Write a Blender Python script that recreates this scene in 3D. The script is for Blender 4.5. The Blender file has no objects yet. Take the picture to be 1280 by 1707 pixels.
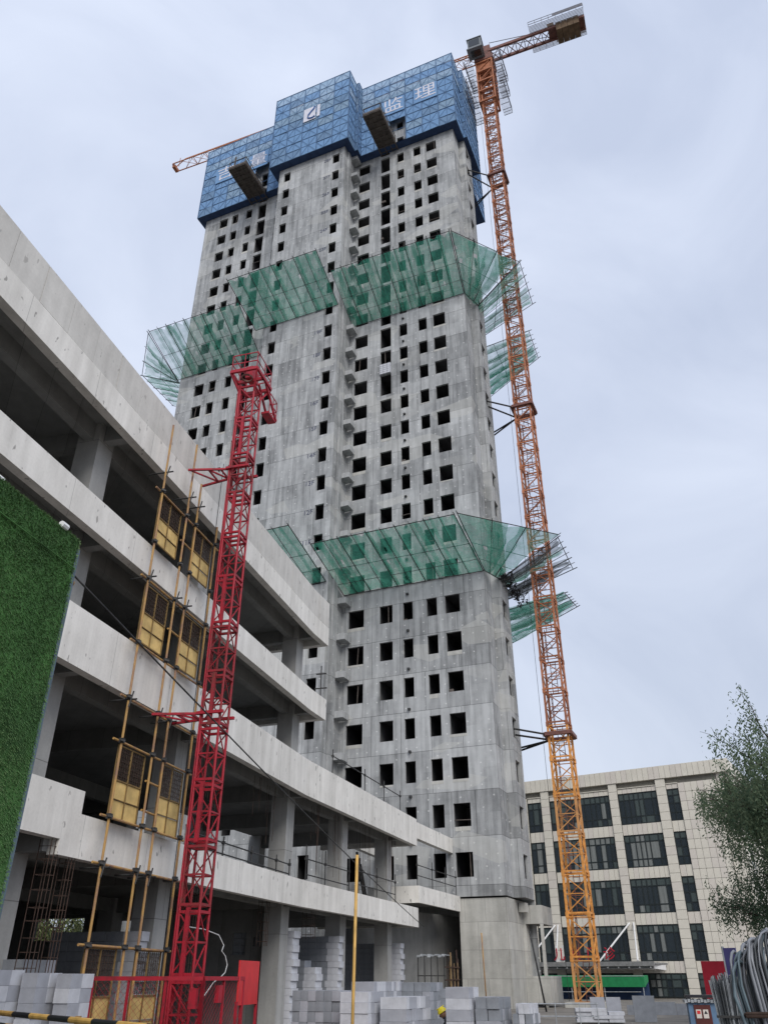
import bpy, bmesh, math, random
from mathutils import Vector, Matrix, noise as mnoise
R = math.radians
rnd = random.Random(7)
sc = bpy.context.scene
C = sc.collection

# ---------------------------------------------------------------- camera
cam_d = bpy.data.cameras.new('camera')
cam = bpy.data.objects.new('camera', cam_d)
C.objects.link(cam)
cam.location = (0, 0, 1.6)
cam.rotation_euler = (R(90 + 30.36), 0, 0.0022)
cam_d.sensor_fit = 'VERTICAL'
cam_d.sensor_height = 24
cam_d.sensor_width = 24
cam_d.lens = 24 * 1326 / 1707
cam_d.clip_start = 0.1
cam_d.clip_end = 3000
sc.camera = cam

# ---------------------------------------------------------------- sky, sun, exposure
SUN_EL, SUN_AZ = R(40), R(165)          # azimuth clockwise from +Y
w = bpy.data.worlds.new('World')
sc.world = w
w.use_nodes = True
nt = w.node_tree
nt.nodes.clear()
N = nt.nodes.new
L = nt.links.new
out = N('ShaderNodeOutputWorld'); bg = N('ShaderNodeBackground')
sky = N('ShaderNodeTexSky'); sky.sky_type = 'NISHITA'; sky.sun_disc = False
sky.sun_elevation = SUN_EL; sky.sun_rotation = SUN_AZ
sky.air_density = 1.6; sky.dust_density = 3.0
tc = N('ShaderNodeTexCoord'); mp = N('ShaderNodeMapping'); mp.inputs['Scale'].default_value = (1.5, 1.5, 1.7)
mp.inputs['Location'].default_value = (0.35, 0.1, 0.0)
n1 = N('ShaderNodeTexNoise'); n1.inputs['Scale'].default_value = 1.9; n1.inputs['Detail'].default_value = 7
n1.inputs['Roughness'].default_value = 0.52; n1.inputs['Distortion'].default_value = 0.5
cr = N('ShaderNodeValToRGB')
cr.color_ramp.elements[0].position = 0.33; cr.color_ramp.elements[0].color = (3.75, 4.2, 5.3, 1)
cr.color_ramp.elements[1].position = 0.62; cr.color_ramp.elements[1].color = (5.0, 5.45, 6.5, 1)
mx = N('ShaderNodeMixRGB'); mx.inputs[0].default_value = 0.9
L(tc.outputs['Generated'], mp.inputs[0]); L(mp.outputs[0], n1.inputs[0]); L(n1.outputs[0], cr.inputs[0])
# overcast: the cloud deck is a little brighter towards the zenith
sxy = N('ShaderNodeSeparateXYZ'); L(tc.outputs['Generated'], sxy.inputs[0])
gz = N('ShaderNodeMapRange'); gz.inputs['From Min'].default_value = 0.0; gz.inputs['From Max'].default_value = 1.0
gz.inputs['To Min'].default_value = 0.88; gz.inputs['To Max'].default_value = 1.12; L(sxy.outputs[2], gz.inputs['Value'])
gm = N('ShaderNodeMixRGB'); gm.blend_type = 'MULTIPLY'; gm.inputs[0].default_value = 1.0
L(cr.outputs[0], gm.inputs[1]); L(gz.outputs[0], gm.inputs[2])
L(sky.outputs[0], mx.inputs[1]); L(gm.outputs[0], mx.inputs[2]); L(mx.outputs[0], bg.inputs[0])
bg.inputs[1].default_value = 0.1
L(bg.outputs[0], out.inputs[0])

sd = bpy.data.lights.new('sun', 'SUN'); so = bpy.data.objects.new('sun', sd); C.objects.link(so)
sd.energy = 1.5; sd.angle = R(35); sd.color = (1.0, 0.97, 0.93)
sdir = Vector((math.sin(SUN_AZ) * math.cos(SUN_EL), math.cos(SUN_AZ) * math.cos(SUN_EL), math.sin(SUN_EL)))
so.rotation_euler = sdir.to_track_quat('Z', 'Y').to_euler()
so.location = (60, -60, 120)

sc.view_settings.view_transform = 'Standard'
sc.view_settings.look = 'None'
sc.view_settings.gamma = 1
sc.view_settings.use_curve_mapping = False
sc.view_settings.exposure = 0.6
sc.render.engine = 'CYCLES'
sc.cycles.max_bounces = 8
sc.cycles.diffuse_bounces = 3
sc.cycles.transparent_max_bounces = 16

# ---------------------------------------------------------------- materials
def newmat(name):
    m = bpy.data.materials.new(name); m.use_nodes = True
    t = m.node_tree; b = t.nodes['Principled BSDF']
    return m, t, b

def mat(name, col, rough=0.8, metal=0.0, var=0.12, scale=3.0, bump=0.0, bscale=30.0, stretch=(1, 1, 1), spec=0.3, col2=None, thr=None, detail=5.0):
    """plain surface with noise driven colour change (col -> col2) and fine relief"""
    m, t, b = newmat(name)
    n = t.nodes.new; l = t.links.new
    tcn = n('ShaderNodeTexCoord'); mpn = n('ShaderNodeMapping'); mpn.inputs['Scale'].default_value = stretch
    ns = n('ShaderNodeTexNoise'); ns.inputs['Scale'].default_value = scale; ns.inputs['Detail'].default_value = detail
    rp = n('ShaderNodeValToRGB')
    c2 = col2 if col2 else tuple(min(1, c * (1 + var)) for c in col)
    c1 = col if col2 else tuple(c * (1 - var) for c in col)
    lo, hi = thr if thr else (0.32, 0.68)
    rp.color_ramp.elements[0].position = lo; rp.color_ramp.elements[0].color = (*c1, 1)
    rp.color_ramp.elements[1].position = hi; rp.color_ramp.elements[1].color = (*c2, 1)
    l(tcn.outputs['Object'], mpn.inputs[0]); l(mpn.outputs[0], ns.inputs[0]); l(ns.outputs[0], rp.inputs[0])
    l(rp.outputs[0], b.inputs['Base Color'])
    b.inputs['Roughness'].default_value = rough; b.inputs['Metallic'].default_value = metal
    b.inputs['Specular IOR Level'].default_value = spec
    if bump:
        nb = n('ShaderNodeTexNoise'); nb.inputs['Scale'].default_value = bscale; nb.inputs['Detail'].default_value = 4
        bp = n('ShaderNodeBump'); bp.inputs['Strength'].default_value = bump; bp.inputs['Distance'].default_value = 0.02
        l(tcn.outputs['Object'], nb.inputs[0]); l(nb.outputs[0], bp.inputs['Height']); l(bp.outputs[0], b.inputs['Normal'])
    return m

def concrete(name, dark, light, bw, bh, streak=1.0, mortar=0.012, jdark=0.55, zoff=0.0, patch=0.5, stain=0.5, bump=0.25, con=0.42, speck=0.0, ties=0.0):
    """formwork concrete: panel patches, joints, pour stains and vertical streaks in object space"""
    m, t, b = newmat(name)
    n = t.nodes.new; l = t.links.new
    tcn = n('ShaderNodeTexCoord'); sp = n('ShaderNodeSeparateXYZ'); l(tcn.outputs['Object'], sp.inputs[0])
    ad = n('ShaderNodeMath'); ad.operation = 'ADD'; l(sp.outputs[0], ad.inputs[0]); l(sp.outputs[1], ad.inputs[1])
    zo = n('ShaderNodeMath'); zo.operation = 'ADD'; zo.inputs[1].default_value = zoff; l(sp.outputs[2], zo.inputs[0])
    cb = n('ShaderNodeCombineXYZ'); l(ad.outputs[0], cb.inputs[0]); l(zo.outputs[0], cb.inputs[1])
    br = n('ShaderNodeTexBrick'); br.inputs['Scale'].default_value = 1.0
    br.inputs['Brick Width'].default_value = bw; br.inputs['Row Height'].default_value = bh
    br.inputs['Mortar Size'].default_value = mortar; br.inputs['Mortar Smooth'].default_value = 0.3
    br.offset = 0.0; br.offset_frequency = 2; br.squash = 0.72; br.squash_frequency = 3
    br.inputs['Color1'].default_value = (0, 0, 0, 1); br.inputs['Color2'].default_value = (1, 1, 1, 1)
    br.inputs['Mortar'].default_value = (0.4, 0.4, 0.4, 1)
    l(cb.outputs[0], br.inputs['Vector'])
    br2 = n('ShaderNodeTexBrick'); br2.inputs['Scale'].default_value = 1.0
    br2.inputs['Brick Width'].default_value = bw * 0.31; br2.inputs['Row Height'].default_value = bh * 0.5
    br2.inputs['Mortar Size'].default_value = 0.0
    br2.inputs['Color1'].default_value = (0, 0, 0, 1); br2.inputs['Color2'].default_value = (1, 1, 1, 1); br2.offset = 0.37
    l(cb.outputs[0], br2.inputs['Vector'])
    def nz(scale, stretch, detail=4, dist=0.0):
        mpn = n('ShaderNodeMapping'); mpn.inputs['Scale'].default_value = stretch
        q = n('ShaderNodeTexNoise'); q.inputs['Scale'].default_value = scale; q.inputs['Detail'].default_value = detail
        q.inputs['Distortion'].default_value = dist
        l(tcn.outputs['Object'], mpn.inputs[0]); l(mpn.outputs[0], q.inputs[0]); return q.outputs[0]
    s1 = nz(2.6, (1, 1, 0.09), 5)           # streaks
    s2 = nz(0.32, (1, 1, 1), 5, 0.6)        # large clouds
    s3 = nz(2.2, (1, 1, 0.8), 6)            # stains
    s4 = nz(14.0, (1, 1, 1), 3)             # grain
    def madd(a, k, c):
        q = n('ShaderNodeMath'); q.operation = 'MULTIPLY_ADD'; l(a, q.inputs[0]); q.inputs[1].default_value = k
        if isinstance(c, float): q.inputs[2].default_value = c
        else: l(c, q.inputs[2])
        return q.outputs[0]
    bw1 = n('ShaderNodeRGBToBW'); l(br.outputs['Color'], bw1.inputs[0])
    bw2 = n('ShaderNodeRGBToBW'); l(br2.outputs['Color'], bw2.inputs[0])
    v = madd(s1, 1.1 * streak, -0.55 * streak)
    v = madd(s2, 0.9, v); v = madd(s3, stain, v); v = madd(s4, 0.35, v)
    br3 = n('ShaderNodeTexBrick'); br3.inputs['Scale'].default_value = 1.0; br3.offset = 0.5
    br3.inputs['Brick Width'].default_value = bw * 3.4; br3.inputs['Row Height'].default_value = bh; br3.inputs['Mortar Size'].default_value = 0.0
    br3.inputs['Color1'].default_value = (0, 0, 0, 1); br3.inputs['Color2'].default_value = (1, 1, 1, 1); l(cb.outputs[0], br3.inputs['Vector'])
    bw3 = n('ShaderNodeRGBToBW'); l(br3.outputs['Color'], bw3.inputs[0]); v = madd(bw3.outputs[0], 0.24 * patch, v)
    v = madd(bw1.outputs[0], 0.30 * patch, v); v = madd(bw2.outputs[0], 0.22 * patch, v)
    mr = n('ShaderNodeMapRange')
    base = 0.45 + 0.5 * stain + 0.175 + 0.38 * patch
    mr.inputs['From Min'].default_value = base - con; mr.inputs['From Max'].default_value = base + con
    l(v, mr.inputs['Value'])
    mxc = n('ShaderNodeMixRGB'); mxc.inputs[1].default_value = (*dark, 1); mxc.inputs[2].default_value = (*light, 1)
    l(mr.outputs[0], mxc.inputs[0])
    jm = n('ShaderNodeMixRGB'); jm.blend_type = 'MULTIPLY'; jm.inputs[2].default_value = (jdark, jdark, jdark, 1)
    l(br.outputs['Fac'], jm.inputs[0]); l(mxc.outputs[0], jm.inputs[1])
    last = jm.outputs[0]
    if ties:
        fx = n('ShaderNodeVectorMath'); fx.operation = 'DIVIDE'; fx.inputs[1].default_value = (0.78, 0.73, 1.0); l(cb.outputs[0], fx.inputs[0])
        fr = n('ShaderNodeVectorMath'); fr.operation = 'FRACTION'; l(fx.outputs[0], fr.inputs[0])
        di = n('ShaderNodeVectorMath'); di.operation = 'DISTANCE'; di.inputs[1].default_value = (0.5, 0.5, 0); l(fr.outputs[0], di.inputs[0])
        lt = n('ShaderNodeMath'); lt.operation = 'LESS_THAN'; lt.inputs[1].default_value = 0.075; l(di.outputs['Value'], lt.inputs[0])
        gate = n('ShaderNodeMath'); gate.operation = 'GREATER_THAN'; gate.inputs[1].default_value = 0.5; l(nz(.9, (1, 1, 1), 3), gate.inputs[0])
        gm2 = n('ShaderNodeMath'); gm2.operation = 'MULTIPLY'; l(lt.outputs[0], gm2.inputs[0]); l(gate.outputs[0], gm2.inputs[1])
        gk = n('ShaderNodeMath'); gk.operation = 'MULTIPLY'; gk.inputs[1].default_value = ties; l(gm2.outputs[0], gk.inputs[0])
        tm = n('ShaderNodeMixRGB'); tm.inputs[2].default_value = (0.75, 0.75, 0.73, 1); l(gk.outputs[0], tm.inputs[0]); l(last, tm.inputs[1]); last = tm.outputs[0]
        fy = n('ShaderNodeVectorMath'); fy.operation = 'MULTIPLY'; fy.inputs[1].default_value = (0.35, 0.35, 0.9); l(tcn.outputs['Object'], fy.inputs[0])
        pn = n('ShaderNodeTexVoronoi'); pn.inputs['Scale'].default_value = 0.9; pn.inputs['Randomness'].default_value = 1.0; l(fy.outputs[0], pn.inputs['Vector'])
        pr = n('ShaderNodeMapRange'); pr.inputs['From Min'].default_value = 0.72; pr.inputs['From Max'].default_value = 0.80; pr.inputs['To Max'].default_value = 0.35
        pw = n('ShaderNodeRGBToBW'); l(pn.outputs['Color'], pw.inputs[0]); l(pw.outputs[0], pr.inputs['Value'])
        pm_ = n('ShaderNodeMixRGB'); pm_.inputs[2].default_value = (0.52, 0.515, 0.48, 1); l(pr.outputs[0], pm_.inputs[0]); l(last, pm_.inputs[1]); last = pm_.outputs[0]
    if speck:
        q = nz(5.5, (1, 1, 0.45), 3)
        q2 = n('ShaderNodeMapRange'); q2.inputs['From Min'].default_value = 0.665; q2.inputs['From Max'].default_value = 0.70
        q2.inputs['To Max'].default_value = speck; l(q, q2.inputs['Value'])
        sm = n('ShaderNodeMixRGB'); sm.inputs[2].default_value = (0.16, 0.15, 0.14, 1); l(q2.outputs[0], sm.inputs[0]); l(last, sm.inputs[1]); last = sm.outputs[0]
    l(last, b.inputs['Base Color'])
    b.inputs['Roughness'].default_value = 0.88; b.inputs['Specular IOR Level'].default_value = 0.2
    if bump:
        hs = madd(br.outputs['Fac'], -1.0, madd(s4, 0.35, madd(bw2.outputs[0], 0.3, 0.0)))
        bp = n('ShaderNodeBump'); bp.inputs['Strength'].default_value = bump; bp.inputs['Distance'].default_value = 0.03
        l(hs, bp.inputs['Height']); l(bp.outputs[0], b.inputs['Normal'])
    return m

def netting(name, col, fac, scale=2.0, tl=0.5):
    """open mesh cloth: part of the light passes between the threads"""
    m, t, b = newmat(name)
    n = t.nodes.new; l = t.links.new
    o = t.nodes['Material Output']; t.nodes.remove(b)
    tcn = n('ShaderNodeTexCoord'); ns = n('ShaderNodeTexNoise'); ns.inputs['Scale'].default_value = scale; ns.inputs['Detail'].default_value = 5
    l(tcn.outputs['Object'], ns.inputs[0])
    mr = n('ShaderNodeMapRange'); mr.inputs['From Min'].default_value = 0.3; mr.inputs['From Max'].default_value = 0.7
    mr.inputs['To Min'].default_value = max(0, fac - 0.13); mr.inputs['To Max'].default_value = min(1, fac + 0.13)
    l(ns.outputs[0], mr.inputs['Value'])
    df = n('ShaderNodeBsdfDiffuse'); df.inputs[0].default_value = (*col, 1)
    tr = n('ShaderNodeBsdfTranslucent'); tr.inputs[0].default_value = (*col, 1)
    m1 = n('ShaderNodeMixShader'); m1.inputs[0].default_value = tl; l(df.outputs[0], m1.inputs[1]); l(tr.outputs[0], m1.inputs[2])
    tp = n('ShaderNodeBsdfTransparent'); m2 = n('ShaderNodeMixShader')
    l(mr.outputs[0], m2.inputs[0]); l(tp.outputs[0], m2.inputs[1]); l(m1.outputs[0], m2.inputs[2])
    l(m2.outputs[0], o.inputs[0])
    return m

def glass(name, col, rough=0.06):
    m, t, b = newmat(name)
    b.inputs['Base Color'].default_value = (*col, 1); b.inputs['Roughness'].default_value = rough
    b.inputs['Specular IOR Level'].default_value = 0.5
    return m

M = {}
M['tower'] = concrete('tower_concrete', (0.185, 0.19, 0.192), (0.47, 0.478, 0.478), 2.35, 2.93, streak=1.55, zoff=-0.9, patch=1.25, stain=0.55, con=0.52, mortar=0.022, jdark=0.5, ties=0.5)
M['tower_base'] = concrete('tower_base_concrete', (0.32, 0.315, 0.29), (0.54, 0.53, 0.49), 1.9, 1.55, streak=0.9, patch=0.7, stain=0.6)
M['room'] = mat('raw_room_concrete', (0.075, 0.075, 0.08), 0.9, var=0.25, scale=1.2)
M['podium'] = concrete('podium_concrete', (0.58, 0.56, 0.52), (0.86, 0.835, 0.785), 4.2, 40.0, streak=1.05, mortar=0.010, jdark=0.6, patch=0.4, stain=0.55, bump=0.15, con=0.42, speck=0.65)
M['parapet'] = concrete('parapet_concrete', (0.46, 0.445, 0.415), (0.70, 0.68, 0.64), 9.0, 40.0, streak=0.8, mortar=0.0, patch=0.3, stain=0.6, bump=0.15, speck=0.4)
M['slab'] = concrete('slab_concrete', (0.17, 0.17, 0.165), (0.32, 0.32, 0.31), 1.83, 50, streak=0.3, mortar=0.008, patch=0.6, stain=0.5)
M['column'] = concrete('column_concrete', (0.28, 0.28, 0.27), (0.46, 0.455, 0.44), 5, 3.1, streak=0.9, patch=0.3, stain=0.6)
M['ground'] = mat('packed_dirt', (0.18, 0.165, 0.145), 0.95, var=0.3, scale=0.6, bump=0.6, bscale=6)
M['blue'] = netting('blue_perforated_sheet', (0.25, 0.42, 0.66), 0.86, 0.4, 0.2)
M['blue_glint'] = netting('glint_blue_perforated_sheet', (0.42, 0.58, 0.74), 0.70, 0.6, 0.35)  # paler blue: glints and sky glow on the screens put into the colour
M['blue_dull'] = netting('dusty_blue_perforated_sheet', (0.235, 0.365, 0.54), 0.82, 0.9, 0.2)
M['blue_frame'] = mat('blue_frame_paint', (0.075, 0.14, 0.25), 0.6, var=0.2)
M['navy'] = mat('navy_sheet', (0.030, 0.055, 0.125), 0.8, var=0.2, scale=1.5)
M['white_print'] = mat('faded_white_banner', (0.62, 0.62, 0.68), 0.8, var=0.12, scale=2)
M['blue_print'] = mat('banner_blue', (0.06, 0.13, 0.32), 0.8, var=0.1)
M['grey_print'] = mat('stencil_paint', (0.10, 0.11, 0.16), 0.9, var=0.3, scale=6)
M['green_net'] = netting('green_safety_net', (0.115, 0.43, 0.315), 0.53, 1.6, 0.5)
M['pale_net'] = netting('pale_green_safety_net', (0.22, 0.47, 0.38), 0.40, 1.6, 0.55)
M['dirty_net'] = netting('dirty_grey_safety_net', (0.09, 0.10, 0.10), 0.52, 1.8, 0.3)
M['pole_dark'] = mat('dark_steel_tube', (0.045, 0.045, 0.045), 0.6, metal=0.3, var=0.4, scale=4)
M['orange'] = mat('orange_crane_paint', (0.60, 0.26, 0.06), 0.55, var=0.3, scale=4, spec=0.4)
M['rust_orange'] = mat('worn_red_orange_paint', (0.38, 0.145, 0.07), 0.6, var=0.35, scale=5)
M['orange_faded'] = mat('sun_faded_orange_paint', (0.54, 0.27, 0.10), 0.7, scale=3, col2=(0.33, 0.15, 0.07), thr=(0.5, 0.75))
M['rust_orange_b'] = mat('rustier_red_orange_paint', (0.33, 0.12, 0.06), 0.7, scale=3, col2=(0.20, 0.085, 0.05), thr=(0.42, 0.7))
M['red_b'] = mat('scuffed_red_hoist_paint', (0.27, 0.02, 0.03), 0.65, scale=7, col2=(0.14, 0.035, 0.03), thr=(0.45, 0.7))
M['crane_dark'] = mat('crane_brown_paint', (0.17, 0.075, 0.06), 0.6, var=0.3, scale=3)
M['crane_grey'] = mat('crane_grey_steel', (0.13, 0.13, 0.15), 0.6, metal=0.2, var=0.25)
M['counterweight'] = mat('counterweight_concrete', (0.13, 0.085, 0.05), 0.85, var=0.3, scale=2)
M['cab'] = mat('cab_grey_paint', (0.17, 0.185, 0.195), 0.5, var=0.1)
M['dark_glass'] = glass('dark_glass', (0.02, 0.025, 0.03))
M['red'] = mat('red_hoist_paint', (0.34, 0.014, 0.028), 0.55, scale=4.5, spec=0.35, col2=(0.17, 0.02, 0.026), thr=(0.5, 0.72))
M['bright_red'] = mat('bright_red_paint', (0.58, 0.03, 0.035), 0.5, var=0.1, scale=3)
M['red_net'] = netting('red_wire_mesh', (0.30, 0.04, 0.035), 0.30, 30, 0.1)
M['scaffold'] = mat('yellow_rusty_tube', (0.42, 0.25, 0.085), 0.6, var=0.0, scale=5, col2=(0.26, 0.15, 0.10), thr=(0.42, 0.66), stretch=(1, 1, 0.5))
M['gate_yellow'] = mat('yellow_gate_sheet', (0.64, 0.45, 0.17), 0.6, var=0.25, scale=2.5)
M['gate_frame'] = mat('gate_frame', (0.20, 0.13, 0.05), 0.7, var=0.25)
M['gate_mesh'] = netting('rusty_gate_mesh', (0.07, 0.055, 0.045), 0.45, 12, 0.1)
M['rust'] = mat('rusty_rebar', (0.055, 0.034, 0.026), 0.8, var=0.35, scale=8)
M['turf'] = mat('artificial_turf', (0.045, 0.12, 0.03), 0.8, var=0.35, scale=1.6)
M['turf_blade'] = mat('turf_blade', (0.095, 0.20, 0.07), 0.7, scale=.7, col2=(0.14, 0.225, 0.085))
M['steel_blue'] = mat('blue_grey_steel_edge', (0.09, 0.13, 0.16), 0.5, var=0.2)
M['block'] = mat('aerated_block', (0.34, 0.35, 0.385), 0.9, var=0.10, scale=4, bump=0.25, bscale=25)
M['block_light'] = mat('aerated_block_pale', (0.50, 0.51, 0.545), 0.9, var=0.10, scale=5, bump=0.25, bscale=25)
M['block_dark'] = mat('aerated_block_grey', (0.235, 0.25, 0.275), 0.9, var=0.12, scale=4, bump=0.25, bscale=25)
M['wood'] = mat('pallet_wood', (0.25, 0.17, 0.09), 0.9, var=0.25, scale=4)
M['yellow'] = mat('yellow_pole_paint', (0.56, 0.34, 0.10), 0.55, var=0.22, scale=6)
M['black'] = mat('black_paint', (0.02, 0.02, 0.024), 0.5, var=0.2)
M['white_steel'] = mat('white_steel_paint', (0.72, 0.72, 0.72), 0.5, var=0.06)
M['stone'] = mat('beige_stone_cladding', (0.68, 0.645, 0.565), 0.7, var=0.05, scale=1.5)
M['stone2'] = mat('pinkish_stone_cladding', (0.65, 0.605, 0.545), 0.7, var=0.05, scale=1.5)
M['stone_joint'] = mat('stone_joint', (0.24, 0.23, 0.20), 0.9, var=0.1)
M['win_frame'] = mat('dark_window_frame', (0.025, 0.032, 0.034), 0.4, var=0.1)
M['win_glass'] = glass('window_glass', (0.03, 0.04, 0.048), 0.08)
M['win_glass2'] = glass('greenish_window_glass', (0.07, 0.09, 0.09), 0.12)
M['curtain'] = mat('pale_curtain_glass', (0.20, 0.215, 0.21), 0.35, var=0.2, scale=9, stretch=(1, 1, 0.05))
M['sign_red'] = mat('sign_red', (0.42, 0.012, 0.03), 0.5, var=0.08)
M['awning'] = mat('green_awning', (0.018, 0.21, 0.075), 0.6, var=0.15)
M['canopy'] = mat('canopy_grey', (0.22, 0.22, 0.22), 0.7, var=0.2)
M['cable_a'] = mat('grey_cable', (0.21, 0.22, 0.24), 0.5, metal=0.2, var=0.25, scale=3)
M['cable_b'] = mat('dark_cable', (0.05, 0.055, 0.06), 0.45, var=0.3, scale=3)
M['cable_c'] = mat('blue_grey_cable', (0.10, 0.135, 0.155), 0.5, metal=0.1, var=0.25, scale=3)
M['purple'] = mat('purple_sheet', (0.05, 0.045, 0.14), 0.6, var=0.15)
M['blue_sheet'] = mat('light_blue_sheet', (0.10, 0.17, 0.27), 0.6, var=0.2, scale=3)
M['door_brown'] = mat('brown_red_door', (0.085, 0.022, 0.02), 0.5, var=0.2)
M['paper'] = mat('sign_paper', (0.60, 0.55, 0.50), 0.8, var=0.1)
M['tin'] = mat('corrugated_tin', (0.34, 0.36, 0.38), 0.5, metal=0.3, var=0.3, scale=6)
M['bark'] = mat('bark', (0.060, 0.048, 0.036), 0.95, var=0.3, scale=6, bump=0.6, bscale=20)
M['leaf'] = mat('willow_leaf', (0.085, 0.125, 0.06), 0.6, scale=1.2, col2=(0.14, 0.165, 0.09))
M['leaf_dark'] = mat('dark_leaf', (0.05, 0.10, 0.06), 0.6, scale=1.0, col2=(0.085, 0.14, 0.07))
M['leaf_pale'] = mat('pale_willow_leaf', (0.26, 0.31, 0.12), 0.6, scale=1.0, col2=(0.40, 0.42, 0.20))
M['leaf'] = netting('willow_leaf_thin', (0.16, 0.21, 0.13), 1.2, 1.0, 0.45); M['leaf_dark'] = netting('dark_leaf_thin', (0.10, 0.155, 0.10), 1.2, 1.0, 0.42)
M['helmet'] = mat('yellow_helmet', (0.70, 0.58, 0.03), 0.35, var=0.04)
M['cloth'] = mat('dark_workwear', (0.035, 0.035, 0.04), 0.9, var=0.2)
M['skin'] = mat('skin', (0.34, 0.19, 0.12), 0.6, var=0.06)
M['deck'] = mat('loading_deck_steel', (0.095, 0.08, 0.07), 0.75, var=0.35, scale=2.2)
M['white_hose'] = mat('white_hose', (0.5, 0.5, 0.5), 0.5, var=0.05)
for k in ('win_glass', 'win_glass2', 'dark_glass'): pass

# ---------------------------------------------------------------- mesh helpers
class MB:
    def __init__(s): s.V = []; s.F = []; s.I = []
    def poly(s, pts, mi=0):
        b = len(s.V); s.V += [tuple(p) for p in pts]; s.F.append(tuple(range(b, b + len(pts)))); s.I.append(mi)
    def box8(s, p, mi=0):
        """p: 4 bottom points (ccw seen from above) then 4 top points"""
        b = len(s.V); s.V += [tuple(q) for q in p]
        for f in ((3, 2, 1, 0), (4, 5, 6, 7), (0, 1, 5, 4), (1, 2, 6, 5), (2, 3, 7, 6), (3, 0, 4, 7)):
            s.F.append(tuple(b + i for i in f)); s.I.append(mi)
    def bx(s, x0, x1, y0, y1, z0, z1, mi=0):
        if x0 > x1: x0, x1 = x1, x0
        if y0 > y1: y0, y1 = y1, y0
        if z0 > z1: z0, z1 = z1, z0
        s.box8([(x0, y0, z0), (x1, y0, z0), (x1, y1, z0), (x0, y1, z0), (x0, y0, z1), (x1, y0, z1), (x1, y1, z1), (x0, y1, z1)], mi)
    def bar(s, p, q, w, mi=0, n=4, h=None):
        p = Vector(p); q = Vector(q); d = q - p
        if d.length < 1e-6: return
        d.normalize(); up = Vector((0, 0, 1)) if abs(d.z) < 0.95 else Vector((0, 1, 0))
        a = d.cross(up).normalized(); c = a.cross(d).normalized(); b = len(s.V)
        rw = w / 2; rh = (h or w) / 2
        if n == 4: offs = [a * rw + c * rh, -a * rw + c * rh, -a * rw - c * rh, a * rw - c * rh]
        else: offs = [a * (rw * math.cos(2 * math.pi * i / n)) + c * (rh * math.sin(2 * math.pi * i / n)) for i in range(n)]
        s.V += [tuple(p + o) for o in offs] + [tuple(q + o) for o in offs]
        for i in range(n):
            j = (i + 1) % n; s.F.append((b + i, b + j, b + n + j, b + n + i)); s.I.append(mi)
        s.F.append(tuple(b + i for i in reversed(range(n)))); s.I.append(mi)
        s.F.append(tuple(b + n + i for i in range(n))); s.I.append(mi)
    def tube(s, pts, r, n=6, mi=0):
        pts = [Vector(p) for p in pts]; b = len(s.V); k = len(pts)
        up = Vector((0.13, 0.21, 1)).normalized()
        for i, p in enumerate(pts):
            d = (pts[min(i + 1, k - 1)] - pts[max(i - 1, 0)]).normalized()
            a = d.cross(up)
            if a.length < 0.2: a = d.cross(Vector((1, 0.2, 0)))
            a.normalize(); c = a.cross(d); rr = r[i] if isinstance(r, (list, tuple)) else r
            s.V += [tuple(p + a * (rr * math.cos(2 * math.pi * j / n)) + c * (rr * math.sin(2 * math.pi * j / n))) for j in range(n)]
        for i in range(k - 1):
            for j in range(n):
                q = (j + 1) % n
                s.F.append((b + i * n + j, b + i * n + q, b + (i + 1) * n + q, b + (i + 1) * n + j)); s.I.append(mi)
        s.F.append(tuple(b + i for i in reversed(range(n)))); s.I.append(mi)
        s.F.append(tuple(b + (k - 1) * n + i for i in range(n))); s.I.append(mi)
    def mesh(s, name, mats, smooth=False):
        me = bpy.data.meshes.new(name); me.from_pydata(s.V, [], s.F)
        if not isinstance(mats, (list, tuple)): mats = [mats]
        for m in mats: me.materials.append(m)
        if len(mats) > 1: me.polygons.foreach_set('material_index', s.I)
        if smooth: me.polygons.foreach_set('use_smooth', [True] * len(s.F))
        me.update(); return me
    def build(s, name, mats, parent=None, smooth=False, loc=(0, 0, 0), label=None, kind=None):
        return inst(name, s.mesh(name, mats, smooth), parent, loc, label=label, kind=kind)

def inst(name, me, parent=None, loc=(0, 0, 0), rot=(0, 0, 0), scale=None, label=None, kind=None):
    o = bpy.data.objects.new(name, me); C.objects.link(o); o.parent = parent
    o.location = loc; o.rotation_euler = rot
    if scale: o.scale = scale
    if label: o['label'] = label
    if kind: o['kind'] = kind
    return o

def thing(name, label, cat, loc=(0, 0, 0), rz=0.0, group=None):
    o = bpy.data.objects.new(name, None); C.objects.link(o); o.location = loc; o.rotation_euler = (0, 0, rz)
    o.empty_display_size = 0.3
    o['label'] = label; o['category'] = cat
    if group: o['group'] = group
    return o

def tag(o, label, cat, group=None):
    o['label'] = label; o['category'] = cat
    if group: o['group'] = group
    return o

def copy_tree(o, parent=None):
    c = o.copy(); C.objects.link(c); c.parent = parent
    for ch in list(o.children): copy_tree(ch, c)
    return c

def az(a): return Vector((math.sin(R(a)), math.cos(R(a)), 0))

# ---------------------------------------------------------------- frames of the three buildings
TO = Vector((7.6, 55.5, 0)); TRZ = R(-22.87)           # tower: local x = right, y = depth
PO = Vector((-3.349, 34.945, 0)); PRZ = R(-15.0)       # podium: local y runs along the facade away from the camera, x towards the road
HO = Vector((24.0, 84.66, 0)); HRZ = R(-31.34)         # hospital

# ================================================================= GROUND
g = MB(); g.poly([(-900, -300, 0), (900, -300, 0), (900, 1500, 0), (-900, 1500, 0)])
go = g.build('ground', M['ground']); go['kind'] = 'structure'

# ================================================================= TOWER
tower = thing('tower_block', 'tall grey concrete tower block under construction with open window holes', 'tower', TO, TRZ)

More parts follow.
